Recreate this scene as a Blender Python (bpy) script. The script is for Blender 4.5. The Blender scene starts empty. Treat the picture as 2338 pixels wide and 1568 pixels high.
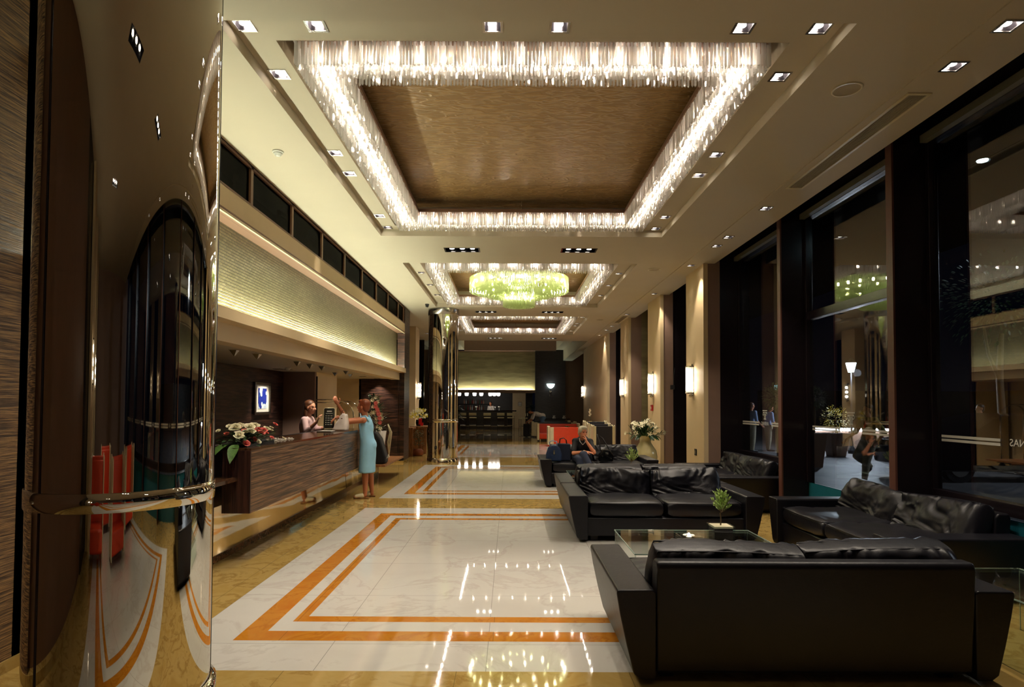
import bpy, math, random
from mathutils import Vector, Matrix, noise
random.seed(7)
R = math.radians
scene = bpy.context.scene
COL = scene.collection

# ------------------------------------------------------------------ camera, world, exposure
W_PX, H_PX, F_PX = 2338.0, 1568.0, 1400.0
TILT, ROLL = R(1.7), R(0.27)
fwd = Vector((0, math.cos(TILT), math.sin(TILT)))
r0 = Vector((1, 0, 0)); u0 = r0.cross(fwd)
rgt = r0*math.cos(ROLL) + u0*math.sin(ROLL); upv = rgt.cross(fwd)
cd = bpy.data.cameras.new('camera'); cam = bpy.data.objects.new('camera', cd); COL.objects.link(cam)
cam.matrix_world = Matrix(((rgt.x, upv.x, -fwd.x, 0), (rgt.y, upv.y, -fwd.y, 0), (rgt.z, upv.z, -fwd.z, 1.55), (0, 0, 0, 1)))
cd.sensor_fit = 'HORIZONTAL'; cd.sensor_width = 36.0; cd.lens = 36.0*F_PX/W_PX
cd.shift_x = -(1163.2 - W_PX/2)/W_PX
cd.shift_y = (880.4 - H_PX/2)/W_PX
cd.clip_start = 0.05; cd.clip_end = 300
scene.camera = cam

world = bpy.data.worlds.new('night'); scene.world = world; world.use_nodes = True
world.node_tree.nodes['Background'].inputs[0].default_value = (0.004, 0.005, 0.012, 1)
world.node_tree.nodes['Background'].inputs[1].default_value = 0.25
scene.view_settings.view_transform = 'Standard'; scene.view_settings.look = 'None'
scene.view_settings.gamma = 1.0; scene.view_settings.use_curve_mapping = False
scene.view_settings.exposure = 0.16
cy = scene.cycles
cy.use_denoising = True; cy.use_adaptive_sampling = True; cy.adaptive_threshold = 0.04
cy.max_bounces = 8; cy.diffuse_bounces = 3; cy.glossy_bounces = 4; cy.transmission_bounces = 6; cy.transparent_max_bounces = 10
cy.sample_clamp_indirect = 4.0; cy.sample_clamp_direct = 0; cy.caustics_reflective = False; cy.caustics_refractive = False
cy.blur_glossy = 0.5

# light levels, all in one place
E_BULB = 480.0      # chandelier bulbs
E_SPOT = 95.0       # ceiling downlights (W)
E_COVE = 150.0        # cove tubes

# ------------------------------------------------------------------ materials
def lin(r, g, b):
    f = lambda c: (c/255/12.92) if c/255 <= 0.04045 else ((c/255+0.055)/1.055)**2.4
    return (f(r), f(g), f(b), 1)
def newmat(name):
    m = bpy.data.materials.new(name); m.use_nodes = True
    nt = m.node_tree; b = nt.nodes['Principled BSDF']
    return m, nt, b
def setb(b, color=None, rough=None, metal=None, spec=None, trans=None, ior=None, emis=None, estr=None, coat=None, sheen=None):
    if color: b.inputs['Base Color'].default_value = color
    if rough is not None: b.inputs['Roughness'].default_value = rough
    if metal is not None: b.inputs['Metallic'].default_value = metal
    if spec is not None: b.inputs['Specular IOR Level'].default_value = spec
    if trans is not None: b.inputs['Transmission Weight'].default_value = trans
    if ior is not None: b.inputs['IOR'].default_value = ior
    if emis: b.inputs['Emission Color'].default_value = emis
    if estr is not None: b.inputs['Emission Strength'].default_value = estr
    if coat is not None: b.inputs['Coat Weight'].default_value = coat
def coords(nt, scale=(1, 1, 1), rot=(0, 0, 0), kind='Object'):
    tc = nt.nodes.new('ShaderNodeTexCoord'); mp = nt.nodes.new('ShaderNodeMapping')
    mp.inputs['Scale'].default_value = scale; mp.inputs['Rotation'].default_value = rot
    nt.links.new(tc.outputs[kind], mp.inputs[0]); return mp.outputs[0]
def tex(nt, kind, vec, **kw):
    n = nt.nodes.new(kind); nt.links.new(vec, n.inputs['Vector'])
    for k, v in kw.items(): n.inputs[k.replace('_', ' ')].default_value = v
    return n
def ramp(nt, fac, stops):
    n = nt.nodes.new('ShaderNodeValToRGB'); e = n.color_ramp.elements
    e[0].position, e[0].color = stops[0]; e[1].position, e[1].color = stops[-1]
    for p, c in stops[1:-1]: x = e.new(p); x.color = c
    nt.links.new(fac, n.inputs[0]); return n.outputs[0]
def bump(nt, b, h, strength=0.3, dist=0.01):
    n = nt.nodes.new('ShaderNodeBump'); n.inputs['Strength'].default_value = strength; n.inputs['Distance'].default_value = dist
    nt.links.new(h, n.inputs['Height']); nt.links.new(n.outputs[0], b.inputs['Normal']); return n
def plain(name, rgb, rough=0.5, metal=0.0, var=0.06, nscale=6.0, bmp=0.0, bscale=80.0, **kw):
    m, nt, b = newmat(name); c = lin(*rgb)
    setb(b, c, rough, metal, **kw)
    v = coords(nt)
    n = tex(nt, 'ShaderNodeTexNoise', v, Scale=nscale, Detail=3.0)
    c0 = tuple(max(0, x*(1-var)) for x in c[:3])+(1,); c1 = tuple(min(1, x*(1+var)) for x in c[:3])+(1,)
    nt.links.new(ramp(nt, n.outputs[0], [(0.3, c0), (0.7, c1)]), b.inputs['Base Color'])
    if bmp:
        n2 = tex(nt, 'ShaderNodeTexNoise', v, Scale=bscale, Detail=4.0); bump(nt, b, n2.outputs[0], bmp, 0.004)
    return m
def emit(name, rgb, strength):
    m, nt, b = newmat(name); setb(b, (0.8, 0.8, 0.8, 1), 0.4, emis=(rgb[0], rgb[1], rgb[2], 1), estr=strength); return m
def wood(name, dark, light, scale, rough=0.35, bmp=0.25, contrast=(0.38, 0.66), coat=0.0):
    """streaky veneer; scale = stretch of the grain along each axis"""
    m, nt, b = newmat(name); setb(b, rough=rough, coat=coat)
    v = coords(nt, scale)
    wob = tex(nt, 'ShaderNodeTexNoise', coords(nt, tuple(s*0.35 for s in scale)), Scale=0.8, Detail=2.0)
    add = nt.nodes.new('ShaderNodeMixRGB'); add.blend_type = 'ADD'; add.inputs[0].default_value = 1.6
    nt.links.new(v, add.inputs[1]); nt.links.new(wob.outputs['Color'], add.inputs[2])
    n = tex(nt, 'ShaderNodeTexNoise', add.outputs[0], Scale=1.0, Detail=5.0, Roughness=0.62)
    nt.links.new(ramp(nt, n.outputs[0], [(contrast[0], lin(*dark)), (0.5, lin(*[(a+c)//2 for a, c in zip(dark, light)])), (contrast[1], lin(*light))]), b.inputs['Base Color'])
    bump(nt, b, n.outputs[0], bmp, 0.006)
    return m
def mixshader(name, parts):
    """chain of (shader-node, weight) mixed evenly by weight"""
    m = bpy.data.materials.new(name); m.use_nodes = True; nt = m.node_tree
    for n in list(nt.nodes):
        if n.type != 'OUTPUT_MATERIAL': nt.nodes.remove(n)
    out = [n for n in nt.nodes if n.type == 'OUTPUT_MATERIAL'][0]
    acc, w = None, 0
    for kind, props, wt in parts:
        n = nt.nodes.new(kind)
        for k, v in props.items(): n.inputs[k].default_value = v
        if acc is None: acc, w = n.outputs[0], wt
        else:
            x = nt.nodes.new('ShaderNodeMixShader'); x.inputs[0].default_value = wt/(w+wt)
            nt.links.new(acc, x.inputs[1]); nt.links.new(n.outputs[0], x.inputs[2]); acc = x.outputs[0]; w += wt
    nt.links.new(acc, out.inputs[0]); return m
def paneglass(name, tint=(0.9, 0.93, 0.92, 1), refl=(1, 1, 1, 1), boost=1.6, rough=0.0, graze=0.95):
    m = bpy.data.materials.new(name); m.use_nodes = True; nt = m.node_tree
    for n in list(nt.nodes):
        if n.type != 'OUTPUT_MATERIAL': nt.nodes.remove(n)
    out = [n for n in nt.nodes if n.type == 'OUTPUT_MATERIAL'][0]
    t = nt.nodes.new('ShaderNodeBsdfTransparent'); t.inputs[0].default_value = tint
    g = nt.nodes.new('ShaderNodeBsdfGlossy'); g.inputs['Color'].default_value = refl; g.inputs['Roughness'].default_value = rough
    f = nt.nodes.new('ShaderNodeLayerWeight'); f.inputs[0].default_value = 0.5
    pw = nt.nodes.new('ShaderNodeMath'); pw.operation = 'POWER'; pw.inputs[1].default_value = 5.0; nt.links.new(f.outputs['Facing'], pw.inputs[0])
    mu = nt.nodes.new('ShaderNodeMath'); mu.operation = 'MULTIPLY_ADD'; mu.inputs[1].default_value = graze; mu.inputs[2].default_value = 0.045*boost; mu.use_clamp = True
    nt.links.new(pw.outputs[0], mu.inputs[0])
    x = nt.nodes.new('ShaderNodeMixShader'); nt.links.new(mu.outputs[0], x.inputs[0])
    nt.links.new(t.outputs[0], x.inputs[1]); nt.links.new(g.outputs[0], x.inputs[2]); nt.links.new(x.outputs[0], out.inputs[0])
    return m

M = {}
M['ceil'] = plain('ceiling_paint', (192, 180, 154), 0.7, var=0.02, nscale=1.5)
M['beige'] = plain('beige_wall_paint', (216, 192, 150), 0.6, var=0.03, nscale=2)
M['mauve'] = plain('mauve_brown_wall_paint', (140, 112, 96), 0.6, var=0.04)
M['brownpaint'] = plain('brown_reveal_paint', (120, 88, 66), 0.5, var=0.04)
M['darkframe'] = plain('dark_bronze_frame', (26, 20, 24), 0.25, var=0.05, spec=0.4)
M['reveal'] = plain('brown_edge', (90, 56, 46), 0.4)
M['zebra'] = wood('zebrano_veneer', (36, 21, 13), (146, 110, 76), (30, 1.5, 62), 0.3, 0.35, (0.40, 0.63))
M['zebra_end'] = wood('dark_zebrano_end', (26, 15, 16), (74, 46, 38), (60, 60, 2.2), 0.3, 0.2)
M['zebra_top'] = wood('zebrano_top', (46, 28, 18), (96, 66, 44), (40, 3, 10), 0.12, 0.05)
M['wenge'] = wood('wenge_veneer', (26, 16, 14), (88, 58, 46), (2.4, 2.4, 30), 0.35, 0.6, (0.42, 0.64))
M['wengedark'] = wood('wenge_dark', (20, 14, 16), (44, 32, 32), (4, 4, 30), 0.4, 0.3)
M['straw'] = wood('striated_veneer', (56, 36, 24), (168, 130, 82), (4, 4, 130), 0.45, 0.8, (0.40, 0.64))
M['oak'] = wood('warm_oak', (110, 70, 38), (164, 112, 68), (30, 30, 4), 0.35, 0.1)
M['chrome'] = plain('polished_chrome', (225, 222, 215), 0.06, 1.0, var=0.02)
M['chrome_soft'] = plain('brushed_steel', (180, 176, 168), 0.25, 1.0, var=0.04)
M['nightblack'] = plain('unlit_black', (8, 8, 10), 1.0, spec=0.0)
M['housing'] = plain('darkened_reflector', (70, 66, 70), 0.2, 0.8)
M['speaker'] = plain('speaker_mesh', (164, 150, 122), 0.7)
M['blind'] = plain('olive_grey_blind', (96, 92, 70), 0.6)
M['black'] = plain('matt_black', (14, 13, 16), 0.5)
M['blackgloss'] = plain('black_gloss', (10, 10, 14), 0.12)
M['white'] = plain('white_plastic', (228, 226, 214), 0.4, var=0.02)
M['cream'] = plain('cream_leather', (214, 202, 164), 0.35, bmp=0.1)
M['orange'] = plain('orange_leather', (214, 64, 30), 0.32, bmp=0.1)
M['navyleather'] = plain('navy_black_leather', (24, 24, 36), 0.35, bmp=0.1)
M['teal'] = plain('teal_back_painted_glass', (30, 96, 112), 0.08, spec=0.6)
M['mirrorsteel'] = None
M['gold'] = None

def leather():
    m, nt, b = newmat('black_leather'); setb(b, lin(11, 11, 19), 0.40, spec=0.36)
    v = coords(nt); n = tex(nt, 'ShaderNodeTexNoise', v, Scale=9.0, Detail=6.0, Roughness=0.65)
    vo = tex(nt, 'ShaderNodeTexVoronoi', v, Scale=260.0)
    mx = nt.nodes.new('ShaderNodeMath'); mx.operation = 'MULTIPLY_ADD'; mx.inputs[1].default_value = 0.04
    nt.links.new(vo.outputs[0], mx.inputs[0]); nt.links.new(n.outputs[0], mx.inputs[2])
    bump(nt, b, mx.outputs[0], 0.25, 0.012)
    nt.links.new(ramp(nt, n.outputs[0], [(0.3, lin(9, 9, 16)), (0.7, lin(15, 14, 22))]), b.inputs['Base Color'])
    return m
M['leather'] = leather()
def mirror_column():
    m, nt, b = newmat('mirror_polished_steel'); setb(b, (0.76, 0.72, 0.64, 1), 0.02, 1.0)
    n = tex(nt, 'ShaderNodeTexNoise', coords(nt, (1, 1, 0.25)), Scale=1.6, Detail=1.0); bump(nt, b, n.outputs[0], 0.12, 0.02); return m
M['mirrorcol'] = mirror_column()
def mirror_plinth():
    m, nt, b = newmat('wavy_polished_brass_steel'); setb(b, (0.85, 0.76, 0.58, 1), 0.05, 1.0)
    n = tex(nt, 'ShaderNodeTexNoise', coords(nt, (1, 1.2, 2.0)), Scale=1.3, Detail=1.5); bump(nt, b, n.outputs[0], 0.16, 0.02); return m
M['mirrorsteel'] = mirror_plinth()
def goldpanel():
    m, nt, b = newmat('rippled_gold_leaf_plaster'); setb(b, lin(190, 150, 92), 0.35, 0.15, spec=0.5)
    v = coords(nt, (3.6, 11, 1)); n = tex(nt, 'ShaderNodeTexNoise', v, Scale=1.3, Detail=1.2, Distortion=0.9)
    n2 = tex(nt, 'ShaderNodeTexNoise', coords(nt, (1, 1, 1)), Scale=0.7, Detail=2)
    rg = ramp(nt, n.outputs[0], [(0.38, (0, 0, 0, 1)), (0.5, (1, 1, 1, 1)), (0.62, (0, 0, 0, 1))])
    nt.links.new(ramp(nt, rg, [(0.0, lin(146, 112, 64)), (1.0, lin(170, 136, 86))]), b.inputs['Base Color'])
    bump(nt, b, rg, 0.7, 0.012); return m
M['gold'] = goldpanel()
def mosaic():
    m, nt, b = newmat('pearl_mosaic_tiles'); setb(b, lin(140, 132, 96), 0.3, 0.1)
    v = coords(nt, (1, 1, 1), (0, 0, 0))
    sw = nt.nodes.new('ShaderNodeSeparateXYZ'); nt.links.new(v, sw.inputs[0])
    cb = nt.nodes.new('ShaderNodeCombineXYZ'); nt.links.new(sw.outputs[1], cb.inputs[0]); nt.links.new(sw.outputs[2], cb.inputs[1])
    br = nt.nodes.new('ShaderNodeTexBrick'); nt.links.new(cb.outputs[0], br.inputs['Vector'])
    br.inputs['Scale'].default_value = 1.0; br.inputs['Brick Width'].default_value = 0.075; br.inputs['Row Height'].default_value = 0.033
    br.inputs['Mortar Size'].default_value = 0.006; br.inputs['Mortar Smooth'].default_value = 0.9
    br.inputs['Color1'].default_value = lin(128, 118, 86); br.inputs['Color2'].default_value = lin(104, 94, 64); br.inputs['Mortar'].default_value = lin(52, 46, 28)
    nt.links.new(br.outputs['Color'], b.inputs['Base Color'])
    inv = nt.nodes.new('ShaderNodeMath'); inv.operation = 'SUBTRACT'; inv.inputs[0].default_value = 1; nt.links.new(br.outputs['Fac'], inv.inputs[1])
    bump(nt, b, inv.outputs[0], 0.45, 0.010); return m
M['mosaic'] = mosaic()
def stonewall():
    m, nt, b = newmat('layered_stone_panels'); setb(b, lin(140, 128, 92), 0.4, 0.1)
    n = tex(nt, 'ShaderNodeTexNoise', coords(nt, (0.7, 1, 4)), Scale=1.6, Detail=6.0)
    w = ramp(nt, n.outputs[0], [(0.48, (0, 0, 0, 1)), (0.5, (1, 1, 1, 1)), (0.52, (0, 0, 0, 1))])
    nt.links.new(ramp(nt, n.outputs[0], [(0.3, lin(118, 106, 74)), (0.7, lin(154, 142, 104))]), b.inputs['Base Color'])
    bump(nt, b, w, 0.12, 0.02); return m
M['stone'] = stonewall()
def marble(name, base, vein, rough, vscale, tile=None, off=(0, 0), var=None, veinw=0.03):
    m, nt, b = newmat(name); setb(b, lin(*base), rough, spec=0.55)
    v = coords(nt, (1, 1, 1))
    n = tex(nt, 'ShaderNodeTexNoise', v, Scale=vscale, Detail=7.0, Roughness=0.6, Distortion=0.6)
    c = ramp(nt, n.outputs[0], [(0.35, lin(*(var or base))), (0.5, lin(*base)), (0.5+veinw, lin(*vein)), (0.5+2*veinw, lin(*base)), (0.75, lin(*base))])
    if tile:
        br = nt.nodes.new('ShaderNodeTexBrick'); br.offset = 0.0
        mp = nt.nodes.new('ShaderNodeMapping'); mp.inputs['Location'].default_value = (off[0], off[1], 0); nt.links.new(v, mp.inputs[0]); nt.links.new(mp.outputs[0], br.inputs['Vector'])
        br.inputs['Scale'].default_value = 1; br.inputs['Brick Width'].default_value = tile; br.inputs['Row Height'].default_value = tile
        br.inputs['Mortar Size'].default_value = 0.0022; br.inputs['Mortar Smooth'].default_value = 0.2
        br.inputs['Mortar'].default_value = lin(*[int(x*0.72) for x in base])
        nt.links.new(c, br.inputs['Color1'])
        hs = nt.nodes.new('ShaderNodeHueSaturation'); hs.inputs['Value'].default_value = 0.96; nt.links.new(c, hs.inputs['Color']); nt.links.new(hs.outputs[0], br.inputs['Color2'])
        c = br.outputs['Color']
    nt.links.new(c, b.inputs['Base Color'])
    n3 = tex(nt, 'ShaderNodeTexNoise', v, Scale=0.9, Detail=1.0); bump(nt, b, n3.outputs[0], 0.015, 0.02)
    return m
M['fl_white'] = marble('white_marble', (200, 197, 189), (190, 184, 176), 0.035, 1.2, 1.0, (0.13, 0.0), (196, 192, 184))
M['fl_tan'] = marble('honey_marble', (174, 146, 86), (150, 120, 62), 0.05, 3.0, 1.0, (0.3, 0.2), (164, 134, 72), 0.05)
M['fl_orange'] = marble('burnt_orange_marble', (186, 122, 38), (170, 104, 28), 0.05, 3.0, 1.4, (0.1, 0.4), (178, 106, 26), 0.04)
M['fl_brown'] = marble('brown_marble_skirting', (110, 74, 44), (60, 36, 22), 0.15, 9.0, None, (0, 0), (86, 56, 32), 0.06)
M['pane'] = paneglass('window_glass', (0.80, 0.83, 0.84, 1), boost=3.4)
M['tglass'] = paneglass('clear_table_glass', (0.93, 0.97, 0.95, 1), boost=1.5)
M['smoke'] = paneglass('dark_clerestory_glass', (0.10, 0.10, 0.13, 1), boost=0.15, graze=0.04)
M['edgeglass'] = plain('green_glass_edge', (170, 192, 180), 0.1, spec=0.8)
M['clearglass'] = mixshader('clear_vase_glass', [('ShaderNodeBsdfTransparent', {'Color': (0.93, 0.96, 0.93, 1)}, 0.72), ('ShaderNodeBsdfGlossy', {'Color': (1, 1, 1, 1), 'Roughness': 0.02}, 0.28)])
M['crystal'] = mixshader('crystal_prism', [('ShaderNodeBsdfTransparent', {'Color': (1, 0.98, 0.95, 1)}, 0.46), ('ShaderNodeBsdfTranslucent', {'Color': (0.95, 0.93, 0.9, 1)}, 0.30), ('ShaderNodeBsdfGlossy', {'Color': (1, 1, 1, 1), 'Roughness': 0.08}, 0.26), ('ShaderNodeBsdfDiffuse', {'Color': (0.8, 0.78, 0.72, 1)}, 0.06)])
M['crystal_green'] = mixshader('green_crystal_rod', [('ShaderNodeBsdfTransparent', {'Color': (0.97, 1, 0.84, 1)}, 0.42), ('ShaderNodeBsdfTranslucent', {'Color': (0.72, 0.78, 0.5, 1)}, 0.26), ('ShaderNodeBsdfGlossy', {'Color': (0.9, 1, 0.8, 1), 'Roughness': 0.1}, 0.2), ('ShaderNodeBsdfDiffuse', {'Color': (0.6, 0.66, 0.4, 1)}, 0.06)])
M['shade'] = mixshader('frosted_lamp_glass', [('ShaderNodeBsdfTransparent', {'Color': (1, 1, 1, 1)}, 0.78), ('ShaderNodeBsdfTranslucent', {'Color': (1, 0.98, 0.94, 1)}, 0.14), ('ShaderNodeBsdfGlossy', {'Roughness': 0.1}, 0.1)])
M['frost'] = mixshader('frosted_film', [('ShaderNodeBsdfDiffuse', {'Color': (0.62, 0.6, 0.52, 1)}, 0.8), ('ShaderNodeBsdfTransparent', {}, 0.2)])
M['bulb'] = emit('bulb_glow', (1.0, 0.9, 0.76), E_BULB)
M['bulb_g'] = emit('bulb_glow_green', (1.0, 0.95, 0.62), E_BULB*0.35)
M['lamp'] = emit('downlight_lamp', (1.0, 0.9, 0.78), 26.0)
M['sconcebulb'] = emit('sconce_bulb', (1.0, 0.84, 0.62), 90.0)
M['cove'] = emit('cove_tube', (0.93, 1.0, 0.80), E_COVE)
M['streak_glow'] = emit('headlight_streak_glow', (0.85, 0.9, 1.0), 26.0)
M['street'] = emit('street_lamp_glow', (0.7, 0.95, 1.0), 60.0)
M['bowl'] = emit('sconce_bowl_glow', (0.75, 1.0, 0.95), 6.0)
M['cyan'] = emit('cyan_sign_glow', (0.35, 0.8, 0.85), 1.3)
M['barlamp'] = emit('bar_lamp_glow', (1.0, 0.92, 0.82), 9.0)
M['skin'] = plain('skin', (206, 134, 98), 0.5, var=0.05)
M['skin_tan'] = plain('tanned_skin', (182, 112, 76), 0.5, var=0.05)
M['skin_pale'] = plain('fair_skin', (222, 160, 128), 0.5, var=0.05)
M['hair_brown'] = plain('brown_hair', (92, 56, 34), 0.45, bmp=0.5, bscale=120)
M['hair_red'] = plain('auburn_hair', (128, 62, 32), 0.45, bmp=0.5, bscale=120)
M['hair_grey'] = plain('silver_hair', (190, 184, 160), 0.5, bmp=0.6, bscale=90)
M['hair_dark'] = plain('dark_hair', (34, 24, 22), 0.45, bmp=0.4, bscale=90)
M['dress'] = plain('pale_blue_cotton', (150, 206, 238), 0.75, bmp=0.2, bscale=30)
M['pink'] = plain('pale_pink_cotton', (232, 196, 196), 0.75, bmp=0.2, bscale=30)
M['blackcloth'] = plain('black_cloth', (22, 22, 28), 0.8, bmp=0.2, bscale=30)
M['navycloth'] = plain('navy_cloth', (28, 38, 62), 0.75, bmp=0.2, bscale=30)
M['whitecloth'] = plain('white_cloth', (214, 206, 200), 0.75, bmp=0.2, bscale=30)
M['bluecloth'] = plain('light_blue_cloth', (150, 168, 206), 0.75, bmp=0.2, bscale=30)
M['khaki'] = plain('khaki_cloth', (176, 166, 140), 0.75)
M['olive'] = plain('olive_yellow_cloth', (150, 140, 50), 0.75)
M['jeans'] = plain('blue_jeans', (90, 118, 150), 0.75)
M['eye'] = plain('dark_eye', (30, 20, 18), 0.2)
M['lips'] = plain('lip_red', (170, 66, 56), 0.4)
M['leaf'] = plain('leaf_green', (70, 104, 48), 0.4, var=0.3, nscale=40)
M['leafdark'] = plain('dark_leaf', (30, 62, 26), 0.4, var=0.3, nscale=20)
M['oliveleaf'] = plain('olive_leaf', (158, 184, 104), 0.45, var=0.35, nscale=60)
M['bark'] = plain('bark', (96, 76, 46), 0.7)
M['petal_w'] = plain('cream_petal', (240, 232, 196), 0.5, var=0.06)
M['petal_p'] = plain('coral_pink_petal', (236, 112, 104), 0.5, var=0.12, nscale=30)
M['petal_y'] = plain('yellow_petal', (222, 200, 60), 0.5, var=0.1)
M['ribbon'] = plain('red_ribbon', (200, 24, 24), 0.35)
M['soil'] = plain('dark_soil', (44, 30, 24), 0.8)
M['sand'] = plain('pale_gravel', (200, 190, 160), 0.8, bmp=0.5)
M['ceramic'] = plain('cream_ceramic', (216, 204, 152), 0.18, var=0.03)
M['terracotta'] = plain('terracotta', (134, 70, 38), 0.6)
M['bagblue'] = plain('blue_bag_cloth', (16, 44, 84), 0.6, bmp=0.2)
M['bagwhite'] = plain('white_bag_plastic', (226, 214, 204), 0.4, bmp=0.5, bscale=22)
M['pave'] = plain('paving', (120, 118, 120), 0.55, var=0.25, nscale=1.2, bmp=0.3, bscale=30)
M['redplastic'] = plain('red_plastic', (180, 24, 20), 0.4)
M['gold_leg'] = plain('pearl_beads', (232, 226, 214), 0.2)
M['picblue'] = None
def picture():
    m, nt, b = newmat('blue_abstract_print'); setb(b, rough=0.2)
    v = coords(nt, (1, 1, 1)); n = tex(nt, 'ShaderNodeTexWave', v, Scale=5.0, Distortion=6.0, Detail=1.0)
    nt.links.new(ramp(nt, n.outputs[0], [(0.4, lin(36, 50, 140)), (0.52, lin(60, 110, 170)), (0.62, lin(225, 235, 235)), (0.9, lin(180, 200, 220))]), b.inputs['Base Color']); return m
M['picblue'] = picture()

# ------------------------------------------------------------------ mesh builder
class MB:
    def __init__(s): s.v = []; s.f = []; s.m = []; s.cur = 0
    def add(s, vs, fs):
        o = len(s.v); s.v += [tuple(x) for x in vs]; s.f += [tuple(i+o for i in f) for f in fs]; s.m += [s.cur]*len(fs); return s
    def box(s, x0, x1, y0, y1, z0, z1):
        if x0 > x1: x0, x1 = x1, x0
        if y0 > y1: y0, y1 = y1, y0
        if z0 > z1: z0, z1 = z1, z0
        return s.add([(x0, y0, z0), (x1, y0, z0), (x1, y1, z0), (x0, y1, z0), (x0, y0, z1), (x1, y0, z1), (x1, y1, z1), (x0, y1, z1)],
              [(0, 3, 2, 1), (4, 5, 6, 7), (0, 1, 5, 4), (1, 2, 6, 5), (2, 3, 7, 6), (3, 0, 4, 7)])
    def obox(s, c, size, mat3):
        hx, hy, hz = [q/2 for q in size]; c = Vector(c)
        vs = [c + mat3 @ Vector((a*hx, b*hy, d*hz)) for d in (-1, 1) for a, b in ((-1, -1), (1, -1), (1, 1), (-1, 1))]
        return s.add(vs, [(0, 3, 2, 1), (4, 5, 6, 7), (0, 1, 5, 4), (1, 2, 6, 5), (2, 3, 7, 6), (3, 0, 4, 7)])
    def prism(s, prof, axis, a0, a1):
        n = len(prof); area = sum(prof[i][0]*prof[(i+1) % n][1]-prof[(i+1) % n][0]*prof[i][1] for i in range(n))
        def p(u, v, a): return {'x': (a, u, v), 'y': (u, a, v), 'z': (u, v, a)}[axis]
        vs = [p(u, v, a0) for u, v in prof] + [p(u, v, a1) for u, v in prof]
        fs = [tuple(range(n))[::-1], tuple(range(n, 2*n))] + [(i, (i+1) % n, n+(i+1) % n, n+i) for i in range(n)]
        flip = (area < 0) ^ (axis == 'y') ^ (a1 < a0)
        if flip: fs = [f[::-1] for f in fs]
        return s.add(vs, fs)
    def ring(s, rings, closed=False, cap=True):
        """rings: list of lists of points (same length); skins them"""
        n = len(rings[0]); vs = [p for r in rings for p in r]; fs = []
        for k in range(len(rings)-1):
            for i in range(n): fs.append((k*n+i, k*n+(i+1) % n, (k+1)*n+(i+1) % n, (k+1)*n+i))
        if cap: fs.append(tuple(range(n))[::-1]); fs.append(tuple(range((len(rings)-1)*n, len(rings)*n)))
        return s.add(vs, fs)
    def lathe(s, prof, c=(0, 0, 0), seg=32, cap=True):
        rings = [[(c[0]+r*math.cos(2*math.pi*i/seg), c[1]+r*math.sin(2*math.pi*i/seg), c[2]+z) for i in range(seg)] for r, z in prof]
        return s.ring(rings, cap=cap)
    def cyl(s, p0, p1, r0, r1=None, seg=12):
        r1 = r0 if r1 is None else r1; p0 = Vector(p0); p1 = Vector(p1); d = (p1-p0).normalized()
        a = d.orthogonal().normalized(); b = d.cross(a)
        mk = lambda p, r: [p+(a*math.cos(2*math.pi*i/seg)+b*math.sin(2*math.pi*i/seg))*r for i in range(seg)]
        return s.ring([mk(p0, r0), mk(p1, r1)])
    def tube(s, pts, r, seg=8, cap=True, closed=False):
        pts = [Vector(p) for p in pts]; rs = r if isinstance(r, (list, tuple)) else [r]*len(pts); rings = []
        a = None
        for i, p in enumerate(pts):
            if closed: d = pts[(i+1) % len(pts)]-pts[i-1]
            else: d = pts[min(i+1, len(pts)-1)]-pts[max(i-1, 0)]
            d.normalize()
            if a is None: a = d.orthogonal().normalized()
            a = (a-d*a.dot(d)).normalized(); b = d.cross(a)
            rings.append([p+(a*math.cos(2*math.pi*k/seg)+b*math.sin(2*math.pi*k/seg))*rs[i] for k in range(seg)])
        if closed: rings.append(rings[0]); cap = False
        return s.ring(rings, cap=cap)
    def ell(s, c, rad, rot=None, u=14, v=9):
        rot = rot or Matrix.Identity(3); c = Vector(c); rings = []
        for j in range(v+1):
            t = math.pi*(j/v); t = min(max(t, 0.04), math.pi-0.04)
            rings.append([c+rot @ Vector((rad[0]*math.sin(t)*math.cos(2*math.pi*i/u), rad[1]*math.sin(t)*math.sin(2*math.pi*i/u), -rad[2]*math.cos(t))) for i in range(u)])
        return s.ring(rings)
    def cap_(s, p0, p1, r0, r1=None, seg=12):
        """capsule between two joints, for bodies"""
        r1 = r0 if r1 is None else r1; p0 = Vector(p0); p1 = Vector(p1); d = (p1-p0); L = d.length or 1e-5; d /= L
        a = d.orthogonal().normalized(); b = d.cross(a); rings = []
        for k in range(4, 0, -1):
            t = k/4*math.pi/2*0.97; rings.append((p0-d*r0*math.sin(t), r0*math.cos(t)))
        rings.append((p0, r0)); rings.append((p1, r1))
        for k in range(1, 5):
            t = k/4*math.pi/2*0.97; rings.append((p1+d*r1*math.sin(t), r1*math.cos(t)))
        return s.ring([[p+(a*math.cos(2*math.pi*i/seg)+b*math.sin(2*math.pi*i/seg))*r for i in range(seg)] for p, r in rings])
    def quad(s, a, b, c, d): return s.add([a, b, c, d], [(0, 1, 2, 3)])

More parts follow.
